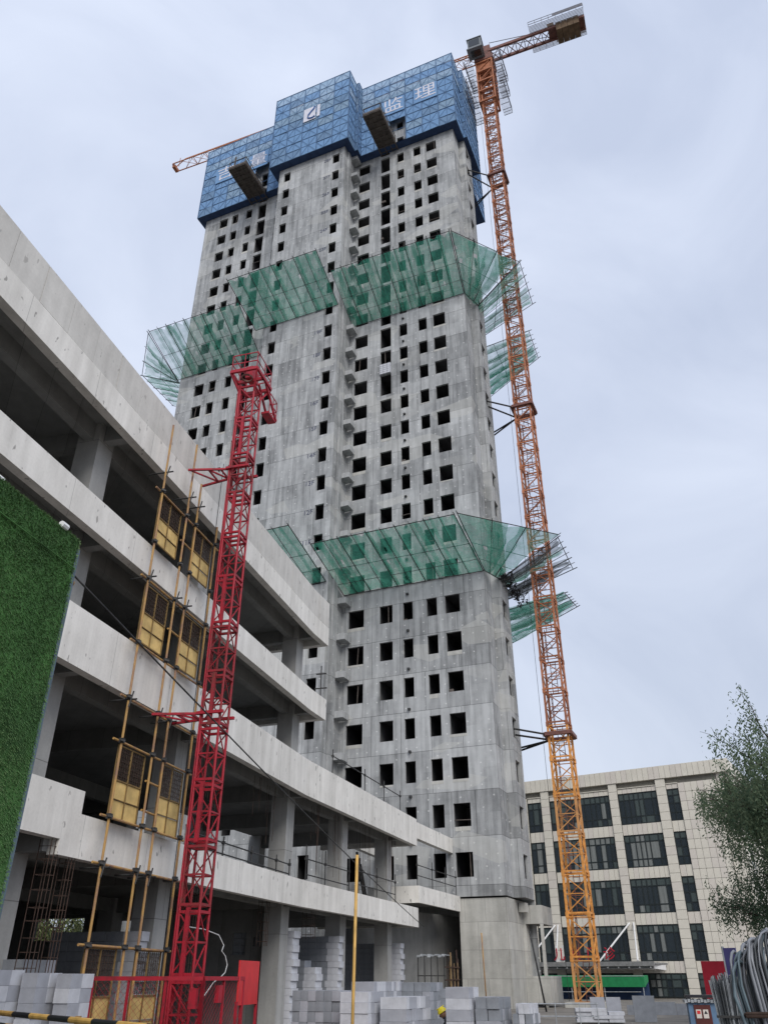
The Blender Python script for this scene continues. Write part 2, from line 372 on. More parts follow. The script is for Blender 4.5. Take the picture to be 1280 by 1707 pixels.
def wall_grid(mb, x0, x1, z0, z1, holes, y, rev=0.2, axis='x'):
    """front wall at depth y with rectangular holes (a0,a1,b0,b1) and their reveals; axis 'y' = side wall at x=y"""
    xs = sorted({x0, x1, *[h[0] for h in holes], *[h[1] for h in holes]}); zs = sorted({z0, z1, *[h[2] for h in holes], *[h[3] for h in holes]})
    def P(a, b, d=0.0): return (a, y + d, b) if axis == 'x' else (y - d, a, b)
    for i in range(len(xs) - 1):
        run = None
        for j in range(len(zs) - 1):
            cx = (xs[i] + xs[i + 1]) / 2; cz = (zs[j] + zs[j + 1]) / 2
            inh = any(h[0] < cx < h[1] and h[2] < cz < h[3] for h in holes)
            if not inh:
                if run is None: run = zs[j]
            if (inh or j == len(zs) - 2) and run is not None:
                top = zs[j] if inh else zs[j + 1]
                mb.poly([P(xs[i], run), P(xs[i + 1], run), P(xs[i + 1], top), P(xs[i], top)]); run = None
    for a0, a1, b0, b1 in holes:
        for q in (((a0, b0), (a1, b0)), ((a1, b0), (a1, b1)), ((a1, b1), (a0, b1)), ((a0, b1), (a0, b0))):
            mb.poly([P(*q[0]), P(*q[1]), P(*q[1], rev), P(*q[0], rev)])

def zc(n): return 8.0 + 3.09 * n if n <= 8 else 32.72 + (n - 8) * 2.93
WIN = {'a': (2.07, 3.27), 'b': (3.93, 4.79), 'c': (5.95, 6.76), 'd': (7.66, 8.77), 'e': (10.14, 11.53)}
room_cache = {}
def room_mesh(wd, ht, ex=0.22, dp=3.6):
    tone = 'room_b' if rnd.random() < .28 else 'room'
    key = (round(wd, 2), round(ht, 2), ex, dp, tone)
    if key in room_cache: return room_cache[key]
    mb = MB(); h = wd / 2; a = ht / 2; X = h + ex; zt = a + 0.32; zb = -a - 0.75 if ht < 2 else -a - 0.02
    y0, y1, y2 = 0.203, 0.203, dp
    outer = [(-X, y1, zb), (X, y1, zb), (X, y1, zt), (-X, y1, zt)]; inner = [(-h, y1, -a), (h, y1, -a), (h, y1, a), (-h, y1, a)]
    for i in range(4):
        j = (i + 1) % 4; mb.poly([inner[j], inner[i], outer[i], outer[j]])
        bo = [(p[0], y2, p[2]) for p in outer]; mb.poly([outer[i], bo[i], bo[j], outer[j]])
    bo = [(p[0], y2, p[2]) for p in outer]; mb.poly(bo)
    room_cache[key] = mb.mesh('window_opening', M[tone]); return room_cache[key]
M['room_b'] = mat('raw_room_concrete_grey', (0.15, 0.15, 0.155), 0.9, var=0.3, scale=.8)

TOPZ = 95.0
def wing(mirror, nmin):
    mb = MB(); holes = []
    sx = (lambda s: -(32.7 - s)) if mirror else (lambda s: -s)
    for k, (s0, s1) in WIN.items():
        for n in range(0, 28):
            z = zc(n); hw = 0.75
            a, b = sorted((sx(s0), sx(s1)))
            zz0, zz1 = z - hw, z + hw
            if k == 'd' and n >= 14 and n != 99: zz0, zz1 = z - 1.62, z + 0.85
            if zz1 > TOPZ: continue
            holes.append((a, b, zz0, zz1))
            if nmin <= n <= 26:
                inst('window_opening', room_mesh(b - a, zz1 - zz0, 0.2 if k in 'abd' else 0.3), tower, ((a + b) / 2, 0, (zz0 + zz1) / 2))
    x0, x1 = (sx(0), sx(12.12)) if mirror else (sx(12.12), sx(0))
    wall_grid(mb, min(x0, x1), max(x0, x1), 6.1, TOPZ, holes, 0.0)
    return mb
wr = wing(False, 0)
# side wall of the right wing and the bay with slit windows
wr.poly([(0, 0, 6.1), (0, 1.9, 6.1), (0, 1.9, TOPZ), (0, 0, TOPZ)])
wr.poly([(0, 1.9, 6.1), (0.7, 1.9, 6.1), (0.7, 1.9, TOPZ), (0, 1.9, TOPZ)])
sh = [(2.35, 3.5, zc(n) - 0.75, zc(n) + 0.75) for n in range(28) if zc(n) + 0.75 < TOPZ]
wall_grid(wr, 1.9, 4.4, 6.1, TOPZ, sh, 0.7, 0.2, axis='y')
for n in range(0, 26):
    inst('window_opening', room_mesh(1.15, 1.5, 0.06, 1.2), tower, (0.7, 2.925, zc(n)), rot=(0, 0, R(90)))
wr.poly([(0.7, 4.4, 0), (-3.6, 4.4, 0), (-3.6, 4.4, TOPZ), (0.7, 4.4, TOPZ)])
wr.poly([(-3.6, 4.4, 0), (-3.6, 15.5, 0), (-3.6, 15.5, TOPZ), (-3.6, 4.4, TOPZ)])
wr.poly([(0, 0, 6.1), (-12.12, 0, 6.1), (-12.12, 4.39, 6.1), (0, 4.39, 6.1)])      # soffit of the overhang
wr.poly([(0, 1.9, 6.1), (0.7, 1.9, 6.1), (0.7, 4.4, 6.1), (0, 4.4, 6.1)])
wr.build('right_wing_wall', M['tower'], tower)
wl = wing(True, 4)
wl.poly([(-32.7, 0, 6.1), (-32.7, 15.5, 6.1), (-32.7, 15.5, TOPZ), (-32.7, 0, TOPZ)])
wl.build('left_wing_wall', M['tower'], tower)
wc = MB(); holes = []
CY = -2.75
for (s0, s1) in ((12.75, 13.6), (19.1, 19.95)):
    for n in range(0, 28):
        z = zc(n) + (0.0)
        if z + 0.75 > TOPZ: continue
        holes.append((-s1, -s0, z - 0.75, z + 0.75))
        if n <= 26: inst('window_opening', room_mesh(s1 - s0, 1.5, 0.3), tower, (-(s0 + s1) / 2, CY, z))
wall_grid(wc, -20.6, -12.1, 0, TOPZ, holes, CY)
# stepped right flank of the middle block, ending in the re-entrant corner
fl = [(-12.1, CY), (-12.1, -1.9), (-11.95, -1.9), (-11.95, -1.2), (-12.1, -1.2), (-12.1, 0.0)]
for (xa, ya), (xb, yb) in zip(fl, fl[1:]): wc.poly([(xa, ya, 0), (xb, yb, 0), (xb, yb, TOPZ), (xa, ya, TOPZ)])
wc.poly([(-20.6, CY, 0), (-20.6, 0, 0), (-20.6, 0, TOPZ), (-20.6, CY, TOPZ)])
wc.build('middle_wall', M['tower'], tower)
rb = MB()
rb.poly([(-32.7, 15.5, 0), (-3.6, 15.5, 0), (-3.6, 15.5, TOPZ), (-32.7, 15.5, TOPZ)])
rb.poly([(-32.7, 0.3, TOPZ - 0.4), (-0.02, 0.3, TOPZ - 0.4), (-3.7, 15.4, TOPZ - 0.4), (-32.7, 15.4, TOPZ - 0.4)])
rb.poly([(-20.6, CY + 0.1, TOPZ - 0.4), (-12.1, CY + 0.1, TOPZ - 0.4), (-12.1, 0.2, TOPZ - 0.4), (-20.6, 0.2, TOPZ - 0.4)])
rb.poly([(-32.6, 0.1, 0), (-20.6, 0.1, 0), (-20.6, 0.1, 6.1), (-32.6, 0.1, 6.1)])
rb.build('rear_wall', M['tower'], tower)
ls = MB(); ls.bx(-12.1, -11.25, -1.15, -0.12, 0, 0.12); ls.bx(-12.1, -11.25, -1.15, -1.03, 0.12, 0.5); ls.bx(-11.37, -11.25, -1.03, -0.12, 0.12, 0.5)
lme = ls.mesh('air_conditioner_ledge', M['tower'])
for n in range(0, 27): inst('air_conditioner_ledge', lme, tower, (0, 0, zc(n) + 1.1))
# ground storey of the right wing
bs = MB()
bs.bx(-3.2, -0.02, 0.12, 6.5, 0, 6.0); bs.bx(-12.1, -3.2, 4.5, 8, 0, 6.0)
bs.build('ground_storey_wall', M['tower_base'], tower)
an = MB()
an.bx(-0.02, 1.3, 3.6, 6.6, 4.65, 5.75); an.bx(0.05, 0.5, 2.6, 3.3, 5.3, 5.85)
an.bx(-0.02, 0.18, 3.6, 6.6, 1.7, 4.65); an.bx(1.12, 1.3, 3.6, 3.8, 1.7, 4.65)
an.bx(-0.02, 1.5, 3.4, 6.8, 0.25, 1.7); an.bx(1.0, 1.2, 3.6, 3.8, 0, 0.25)
an.build('entrance_annex', M['tower_base'], tower)

def text_mesh(body, size, mat_, depth=0.02, name='lettering'):
    cu = bpy.data.curves.new(name, 'FONT'); cu.body = body; cu.size = size; cu.extrude = depth
    cu.align_x = 'CENTER'; cu.align_y = 'CENTER'
    ob = bpy.data.objects.new(name, cu); C.objects.link(ob); bpy.context.view_layer.update()
    me = bpy.data.meshes.new_from_object(ob.evaluated_get(bpy.context.evaluated_depsgraph_get()))
    bpy.data.objects.remove(ob); me.materials.clear(); me.materials.append(mat_); me.name = name
    return me
for n in range(8, 26):      # stencilled storey numbers on the middle block
    me = text_mesh('%dF' % (n + 3), 0.62, M['grey_print'], 0.004, 'storey_number')
    inst('storey_number', me, tower, (-14.25, CY - 0.02, zc(n) + 0.15), (R(90), 0, 0))

wp = MB(); cp_ = MB(); pr_ = random.Random(31)
for k_, (s0, s1) in WIN.items():
    for mir in (0, 1):
        for n in range(0, 27):
            z = zc(n); a, b = (s0, s1) if not mir else (32.7 - s1, 32.7 - s0); q = pr_.random()
            if q < .10: xx = -pr_.uniform(a + .1, b - .1); wp.bar((xx, .12, z - .75), (xx + pr_.uniform(-.08, .08), .14, z + .74), .06)
            elif q < .16: wp.bar((-b, .1, z - .3), (-a, .1, z - .3 + pr_.uniform(-.05, .05)), .05)
            elif q < .20: wp.bx(-b + .05, -b + .05 + pr_.uniform(.2, .5), .06, .18, z - .75, z - .75 + pr_.uniform(.12, .4))
            if pr_.random() < .32 and not (k_ == 'd' and n >= 14):
                cp_.bx(-b + pr_.uniform(-.06, .1), -a + pr_.uniform(-.1, .06), -.012, -.002, z - .75 - pr_.uniform(.1, .34), z - .765)
wp.build('prop', M['deck'], tower, kind='stuff'); cp_.build('cement_patch', M['tower_base'], tower, kind='stuff')
# small brick infill in one opening and debris brackets on the facade
bi = MB()
for r in range(5):
    for q in range(3): bi.bx(-8.75 + q * 0.37, -8.42 + q * 0.37, -0.16, 0.05, 51.2 + r * 0.24, 51.41 + r * 0.24)
bi.build('brick_infill', M['block_light'], tower)
hk = MB()
for n in range(0, 18):
    if n % 1 == 0:
        z = zc(n) + 1.35; hk.bx(-6.45, -6.25, -0.16, -0.01, z, z + 0.14); hk.bar((-6.35, -0.1, z), (-6.25, -0.3, z - 0.1), 0.05)
hk.build('wall_bracket', M['pole_dark'], tower)

# ================================================================= CLIMBING PLATFORMS
PZ0, PR, PH = 84.15, 9, 1.45
def panel_mesh(wd, flip, sheet):
    mb = MB(); h = PH
    mb.bx(0, wd, 0, 0.015, 0, h, 0)
    y = -0.03
    mb.bar((0, y, 0), (wd, y, 0), 0.05, 1); mb.bar((0.03, y, 0), (0.03, y, h), 0.075, 1)
    mb.bar((wd / 2, y, 0), (wd / 2, y, h), 0.03, 1)
    za, zb = (0, h) if flip else (h, 0)
    mb.bar((0, y - 0.03, za), (wd / 2, y - 0.03, zb), 0.027, 1); mb.bar((wd / 2, y - 0.03, zb), (wd, y - 0.03, za), 0.027, 1)
    return mb.mesh('mesh_panel', [sheet, M['blue_frame']])
pc = {}
def pm(wd, flip, light):
    k = (round(wd, 2), flip, light)
    if k not in pc: pc[k] = panel_mesh(wd, flip, (M['blue'], M['blue_glint'], M['blue_dull'])[light])
    return pc[k]
def panel_run(root, p0, p1, skip=(), n=None):
    """panels along p0->p1 (seen from outside left to right), all rows"""
    p0 = Vector((*p0, 0)); p1 = Vector((*p1, 0)); d = p1 - p0; n = n or max(1, round(d.length / 2.0)); wd = d.length / n
    a = math.atan2(d.y, d.x)
    for i in range(n):
        for r in range(PR):
            if (i, r) in skip: continue
            lg = r == 8 or (r == 6 and rnd.random() < 0.75) or (r in (5, 7) and rnd.random() < .25) or rnd.random() < 0.06  # paler panels paint the glints, mostly on the upper rows
            q = p0 + d * (i / n)
            inst('mesh_panel', pm(wd, (i + r) % 2 == 0, 2 if (not lg and rnd.random() < .16) else int(lg)), root, (q.x, q.y, PZ0 + r * PH), (R(rnd.gauss(0, .35)), R(rnd.gauss(0, .12)), a + R(rnd.gauss(0, .5))))
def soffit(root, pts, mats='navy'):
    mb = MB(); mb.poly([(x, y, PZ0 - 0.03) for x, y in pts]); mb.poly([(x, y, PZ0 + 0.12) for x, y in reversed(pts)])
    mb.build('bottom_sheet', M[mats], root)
def lattice(root, pts):
    mb = MB()
    for (xa, ya), (xb, yb) in zip(pts, pts[1:]):
        mb.bar((xa, ya, PZ0 + PR * PH), (xb, yb, PZ0 + PR * PH), 0.08)
        for r in (2, 4, 6, 8): mb.bar((xa, ya + 0.35, PZ0 + r * PH), (xb, yb + 0.35, PZ0 + r * PH), 0.05)
        mb.bar((xb, yb, PZ0), (xb, yb, PZ0 + PR * PH), 0.1)
    mb.build('inner_frame', M['blue_frame'], root)
pg = 'blue climbing screens round the tower top'
cp = thing('climbing_screen', 'blue mesh climbing screen at the tower top nearest the crane', 'climbing screen', TO, TRZ, pg)
o1 = [(-11.3, -0.85), (0.7, -0.85), (0.7, 1.6), (1.15, 1.6), (1.15, 6.8), (-0.4, 6.8), (-0.4, 13.8)]
panel_run(cp, o1[0], o1[1], skip=[(2, 0), (2, 1), (2, 2)], n=6)
panel_run(cp, o1[1], o1[2], n=1); panel_run(cp, o1[2], o1[3], n=1); panel_run(cp, o1[3], o1[4], n=3); panel_run(cp, o1[5], o1[6], n=3)
soffit(cp, [(-11.3, -0.85), (0.7, -0.85), (0.7, 1.6), (-0.02, 1.6), (-0.02, -0.02), (-11.3, -0.02)])
soffit(cp, [(0.02, 1.62), (1.15, 1.62), (1.15, 6.8), (-3.5, 6.8), (-3.5, 4.45), (0.72, 4.45), (0.72, 1.88), (0.02, 1.88)])
soffit(cp, [(-3.5, 6.82), (-0.4, 6.82), (-0.4, 13.8), (-3.5, 13.8)])
lattice(cp, o1)
cm = thing('climbing_screen', 'blue mesh climbing screen with white square emblem in the middle', 'climbing screen', TO, TRZ, pg)
o2 = [(-21.5, -3.6), (-11.35, -3.6), (-11.35, -1.75), (-10.95, -1.75), (-10.95, -0.86)]
panel_run(cm, o2[0], o2[1], n=5); panel_run(cm, o2[1], o2[2], n=1); panel_run(cm, o2[2], o2[3], n=1); panel_run(cm, o2[3], o2[4], n=1)
panel_run(cm, (-21.5, -0.86), (-21.5, -3.6), n=1)
soffit(cm, [(-21.5, -3.6), (-11.35, -3.6), (-11.35, -0.02), (-12.07, -0.02), (-12.07, CY - 0.02), (-20.64, CY - 0.02), (-20.64, -0.02), (-21.5, -0.02)])
soffit(cm, [(-11.33, -1.75), (-10.95, -1.75), (-10.95, -0.88), (-11.33, -0.88)])
lattice(cm, o2)
cl = thing('climbing_screen', 'blue mesh climbing screen on the far left wing of the tower', 'climbing screen', TO, TRZ, pg)
o3 = [(-33.5, -0.85), (-21.52, -0.85)]
panel_run(cl, o3[0], o3[1], skip=[(4, 0), (4, 1), (4, 2), (4, 3)], n=6); panel_run(cl, (-33.5, 6), (-33.5, -0.85), n=3)
soffit(cl, [(-33.5, -0.85), (-21.52, -0.85), (-21.52, -0.02), (-32.72, -0.02), (-32.72, 6), (-33.5, 6)])
lattice(cl, o3)
# lettering on the screens
def plate(root, x0, x1, y, z0, z1, m, name, lab=None):
    mb = MB(); mb.bx(x0, x1, y - 0.02, y, z0, z1); return mb.build(name, m, root, label=lab)
for root, ch, sx_, zc_, sz_ in ((cp, '监', -6.85, 91.15, 2.6), (cp, '理', -2.75, 91.3, 2.6), (cl, '吉', -30.1, 91.0, 2.5), (cl, '量', -25.25, 91.0, 2.5)):
    me = text_mesh(ch, sz_ * 1.05, M['white_print'], 0.015, 'banner_character')
    for v in me.vertices: v.co.x *= 1.02
    inst('banner_character', me, root, (sx_, -0.99, zc_), (R(90), 0, 0), label='white character on blue screen')
    plate(root, sx_ - 1.45, sx_ + 1.45, -0.955, zc_ - 1.4, zc_ + 1.4, M['blue'], 'banner_backing')
plate(cm, -17.35, -15.75, -3.69, 90.3, 92.75, M['white_print'], 'emblem_square')
plate(cm, -15.55, -15.15, -3.69, 90.5, 92.75, M['white_print'], 'emblem_bar')
cv = MB(); pts = []
for i in range(13):
    t = i / 12; ang = -1.9 + 3.0 * t
    pts.append((-16.35 + 0.85 * (t - 0.5) * 0.9 + 0.38 * math.cos(t * 5.2 + 1.2), -3.73, 92.55 - 2.0 * t + 0.12 * math.sin(t * 6)))
cv.tube([(-15.85, -3.73, 92.6), (-16.0, -3.73, 92.2), (-16.4, -3.73, 91.75), (-16.7, -3.73, 91.3), (-16.75, -3.73, 90.9), (-16.5, -3.73, 90.62), (-16.1, -3.73, 90.55), (-15.8, -3.73, 90.7)], 0.11, 6)
cv.build('emblem_swoosh', M['blue_print'], cm)
# loading decks
def loading(xa, xb, lab):
    t = thing('loading_deck', lab, 'loading deck', TO, TRZ, 'steel loading decks under the climbing screens')
    z = 84.2; d = MB(); d.bx(xa, xb, -5.35, 0.2, z, z + 0.06); d.build('deck_plate', M['deck'], t)
    j = MB()
    for i in range(9):
        y = -5.3 + i * 0.62; j.bx(xa, xb, y, y + 0.09, z - 0.12, z - 0.002)
    j.bx(xa, xa + 0.12, -5.38, 0.2, z - 0.2, z - 0.125); j.bx(xb - 0.12, xb, -5.38, 0.2, z - 0.2, z - 0.125)
    for k in (0.33, 0.66): xx = xa + (xb - xa) * k; j.bx(xx, xx + 0.08, -5.36, 0.2, z - 0.19, z - 0.125)
    j.build('joist', M['deck'], t)
    r = MB()
    for x in (xa + 0.05, xb - 0.05):
        for zz in (0.55, 1.15): r.bar((x, -5.3, z + zz), (x, -0.9, z + zz), 0.06)
        for i in range(5): y = -5.3 + i * 1.1; r.bar((x, y, z + 0.06), (x, y, z + 1.2), 0.06)
        r.bx(x - 0.015, x + 0.015, -5.3, -0.9, z + 0.08, z + 0.5)
    r.bar((xa, -5.3, z + 1.15), (xb, -5.3, z + 1.15), 0.06); r.bx(xa, xb, -5.33, -5.29, z + 0.06, z + 0.35)
    r.build('side_rail', M['deck'], t)
    s = MB()
    for x in (xa + 0.1, xb - 0.1): s.bar((x, -4.6, z + 0.1), (x, -0.9, z + 6.0), 0.03, n=6)
    s.build('stay_cable', M['pole_dark'], t)
    return t
lr = loading(-8.7, -6.55, 'rusty loading deck jutting out beneath the right hand white characters')
ll = loading(-26.1, -23.75, 'rusty loading deck jutting out on the left wing with a load on its end')
ld = MB()
for i in range(5): ld.bar((-25.9 + i * 0.32, -5.1, 84.6), (-25.7 + i * 0.3, -3.2, 84.7 + 0.1 * (i % 2)), 0.22)
ld.bar((-25.4, -5.2, 84.6), (-25.5, -5.0, 86.6), 0.14); ld.build('steel_load', M['deck'], ll)
lw = MB()
for i in range(4): lw.bx(-8.6 + i * 0.5, -8.2 + i * 0.5, -5.2, -4.4, 84.27, 84.6 + 0.2 * (i % 2))
lw.build('timber_load', M['tin'], lr)

# ================================================================= CATCH NETS
def net(label, i0, i1, o0, o1_, nseg, sheet='green_net', mid=True, amp=0.10, gaps=(), group=None, alt=None):
    t = thing('catch_net', label, 'safety net', TO, TRZ, group or 'green catch nets round the tower')
    i0, i1, o0, o1_ = (Vector((-p[0], p[1], p[2])) for p in (i0, i1, o0, o1_))
    nrm = (i1 - i0).cross(o0 - i0).normalized()
    if nrm.z < 0: nrm = -nrm
    P = lambda u, v: (i0.lerp(i1, u)).lerp(o0.lerp(o1_, u), v)
    for k in range(nseg):
        if k in gaps: continue
        ov0 = rnd.uniform(0.0, 0.34); ov1 = rnd.uniform(-0.02, 0.12); lift = rnd.uniform(0.02, 0.08)
        u0 = (k - ov0) / nseg; u1 = (k + 1 + ov1) / nseg
        u0 = max(0, u0); u1 = min(1, u1)
        mb = MB(); ph = rnd.uniform(0, 6); fq = rnd.uniform(9, 16); edge = rnd.uniform(0.93, 1.0)
        strips = [(u0, u1, 0.0)]
        if rnd.random() < 0.75:
            wdt = (u1 - u0) * rnd.uniform(.12, .38); st = u0 + (u1 - u0 - wdt) * rnd.random(); strips.append((st, st + wdt, rnd.uniform(.07, .14)))
        for (ua, ub, up_) in strips:
            nu, nv = (8, 14) if up_ == 0 else (3, 14); b0 = len(mb.V); sw = rnd.uniform(-0.10, 0.10) * (1 if up_ == 0 else 2.2)
            for a in range(nu + 1):
                for b in range(nv + 1):
                    fu, fv = a / nu, b / nv
                    u = ua + (ub - ua) * fu + sw / nseg * math.sin(math.pi * fv)
                    vv = fv * (0.995 if up_ else (edge + (1 - edge) * abs(math.cos(math.pi * fu)) ** .7) * 0.995)
                    q = P(min(1, max(0, u)), vv)
                    sag = -amp * 2.0 * math.sin(math.pi * fu) * math.sin(math.pi * fv) + amp * 1.1 * mnoise.noise(q * 1.3 + Vector((k, 0, 0)))
                    fold = 0.05 * math.sin(fu * fq + ph + 2.5 * mnoise.noise(q * .9)) * (0.4 + 0.6 * fv)
                    mb.V.append(tuple(q + nrm * (sag + fold + lift * (k % 3) + up_)))
            for a in range(nu):
                for b in range(nv):
                    if rnd.random() < 0.006: continue
                    c = b0 + a * (nv + 1) + b; mb.F.append((c, c + 1, c + nv + 2, c + nv + 1)); mb.I.append(0)
        sh_ = alt if (alt and rnd.random() < 0.5) else sheet
        mb.build('net_sheet', M[sh_], t, smooth=True)
    pl = MB()
    pl.tube([P(0, 0) - nrm * 0.06, P(1, 0) - nrm * 0.06], 0.035); pl.tube([P(0, 1) - nrm * 0.05, P(1, 1) - nrm * 0.05], 0.035)
    pl.build('edge_tube', M['pole_dark'], t)
    if mid:
        m2 = MB(); m2.tube([P(0, 0.5) - nrm * 0.1, P(1, 0.5) - nrm * 0.1], 0.024); m2.tube([P(0, 0.22) - nrm * 0.1, P(1, 0.22) - nrm * 0.1], 0.02); m2.build('middle_tube', M['pole_dark'], t)
    for k in range(nseg + 1):
        p = MB(); u = k / nseg; p.tube([P(u, -0.0) - nrm * 0.09, P(u, 1.04) - nrm * 0.09], 0.038 if k % 2 == 0 else 0.026); p.build('outrigger_tube', M['pole_dark'], t)
    return t
net('upper green catch net across the front of the right wing', (0, -0.05, 58.5), (11.75, -0.05, 58.5), (-0.2, -4.5, 62.3), (12.2, -4.5, 62.3), 11)
net('upper green catch net in front of the middle block', (12.1, -2.8, 59.2), (21.5, -2.8, 59.2), (12.4, -7.3, 62.4), (22.4, -7.3, 62.4), 8)
net('upper green catch net along the left wing reaching over the sky', (22.6, -0.05, 58.5), (33.0, -0.05, 58.5), (22.8, -4.6, 62.1), (34.0, -4.6, 62.1), 10, 'green_net', alt='pale_net')
net('pale corner net of the upper tier at the left edge of the tower', (33.0, -0.05, 58.5), (33.05, 0.4, 58.4), (34.1, -4.6, 62.0), (38.3, 0.0, 61.0), 3, 'pale_net', amp=0.2)
net('pale net of the upper tier running back along the left flank', (32.8, 0.4, 58.4), (32.8, 6.2, 58.4), (38.3, 0.0, 61.0), (38.4, 6.0, 61.0), 5, 'pale_net', amp=0.2)
net('upper green corner net between the front and the crane', (0, -0.05, 58.5), (-0.7, 2.0, 58.5), (-0.3, -4.5, 62.3), (-5.3, 1.0, 61.6), 3, 'green_net', amp=0.25)
net('upper pale catch net that the crane mast passes through', (-0.7, 2.0, 58.5), (3.5, 7.8, 58.5), (-5.4, 1.0, 61.6), (-5.2, 7.0, 61.6), 6, 'pale_net', amp=0.2, gaps=(3,))
net('pale catch net of the upper tier hanging lowest behind the crane', (3.5, 8.4, 58.5), (3.5, 17.0, 58.5), (-3.9, 10.6, 61.5), (-3.8, 15.3, 61.5), 6, 'pale_net', amp=0.3, alt='green_net')
net('lower green catch net across the front of the right wing', (0, -0.05, 28.85), (11.9, -0.05, 28.85), (0.5, -5.3, 31.2), (12.4, -5.3, 31.2), 10)
net('lower green catch net of the middle block partly behind the podium', (12.2, -2.8, 29.0), (20.8, -2.8, 29.0), (12.9, -8.0, 31.6), (21.5, -8.0, 31.6), 6)
net('lower green corner net folded at the right corner of the tower', (0, -0.05, 28.85), (-0.7, 2.0, 28.85), (0.35, -5.3, 31.25), (-5.8, 1.0, 31.3), 3, 'green_net', amp=0.35)
net('sooty torn catch net of the lower tier beside the crane mast', (-0.7, 2.0, 28.85), (3.5, 8.0, 28.85), (-5.7, 1.3, 31.3), (-5.6, 7.8, 31.5), 6, 'pale_net', amp=0.25, alt='dirty_net', gaps=(3,))
net('torn green catch net of the lower tier farthest behind the crane', (3.5, 9.0, 28.85), (3.5, 17.0, 28.85), (-4.1, 11.2, 31.0), (-4.4, 15.4, 31.3), 6, 'pale_net', amp=0.3, alt='green_net')
# clumps of dirt caught in the lower net
db = MB()
for i in range(260):
    f = rnd.random(); p = Vector((0.75 + 0.9 * rnd.random() ** 2, 1.6 + 6.5 * f, 28.7 + 0.9 * rnd.random()))
    a = [p + Vector((rnd.uniform(-.22, .22), rnd.uniform(-.35, .35), rnd.uniform(-.2, .2))) for _ in range(3)]; db.poly(a)
o = db.build('caught_debris', M['black']); o.location = TO; o.rotation_euler = (0, 0, TRZ); o['kind'] = 'stuff'; tag(o, 'black scraps and dirt caught in the lower net beside the crane', 'debris')
# ================================================================= TOWER CRANE
CRP = TO + az(-67.13) * -3.55 + az(22.87) * 4.85
crane = thing('tower_crane', 'orange tower crane tied to the right side of the tower', 'crane', CRP, TRZ)
HS, SH = 0.70, 2.5
def section(m):
    mb = MB(); h = HS
    cs = [(-h, -h), (h, -h), (h, h), (-h, h)]
    for x, y in cs:
        mb.bx(x - 0.075, x + 0.075, y - 0.075, y + 0.075, 0, SH)
        mb.bx(x - 0.105, x + 0.105, y - 0.105, y + 0.105, -0.16, 0.16)
    for i in range(4):
        (xa, ya), (xb, yb) = cs[i], cs[(i + 1) % 4]
        mb.bar((xa, ya, 0.12), (xb, yb, 0.12), 0.10); mb.bar((xa, ya, SH - 0.1), (xb, yb, SH - 0.1), 0.055)
        mb.bar((xa, ya, 0.12), (xb, yb, SH * 0.5), 0.062); mb.bar((xb, yb, SH * 0.5), (xa, ya, SH - 0.1), 0.062)
        mb.bar((xa, ya, SH * 0.5), (xb, yb, SH * 0.5), 0.05)
    for x in (-0.22, 0.18): mb.bar((x, 0.3, 0), (x, 0.3, SH), 0.045, 1)
    for i in range(8): mb.bar((-0.22, 0.3, 0.15 + i * 0.31), (0.18, 0.3, 0.15 + i * 0.31), 0.03, 1)
    mb.bar((-0.45, -0.1, 1.2), (0.45, -0.1, 1.2), 0.03, 1); mb.bar((-0.45, -0.1, 1.2), (-0.3, 0.35, 1.2), 0.03, 1); mb.bar((0.45, -0.1, 1.2), (0.3, 0.35, 1.2), 0.03, 1)
    return mb.mesh('mast_section', [m, M['crane_dark']])
smo, smr, smo2, smr2 = section(M['orange']), section(M['rust_orange']), section(M['orange_faded']), section(M['rust_orange_b'])
for i in range(40):
    z = i * SH - 0.1
    fd = rnd.random() < .35
    inst('mast_section', (smo2 if fd else smo) if z < 15 else (smr2 if fd else smr), crane, (0, 0, z + 0.25), (0, 0, R(90) * (i % 2)))
bb = MB(); bb.bx(-1.3, 1.3, -1.3, 1.3, 0, 0.3); bb.build('foundation', M['tower_base'], crane)
for z in (16.9, 46.8, 79.5):
    cbm = MB(); h = 0.92
    for i in range(4):
        a = [(-h, -h), (h, -h), (h, h), (-h, h)]; cbm.bar((*a[i], z), (*a[(i + 1) % 4], z), 0.26)
    cbm.build('mast_collar', M['crane_dark'], crane)
    for (xa, ya, xb, yb, dz) in ((-0.9, -0.9, -2.84, -2.3, 0.25), (-0.9, 0.9, -2.84, -1.9, -0.1), (-1.0, 1.0, -6.95, 4.0, 0.0), (-1.0, 1.0, -6.95, 4.6, -0.3)):
        an_ = MB(); an_.tube([(xa, ya, z), (xb, yb, z + dz)], 0.075, 8); an_.build('anchor_strut', M['pole_dark'], crane)
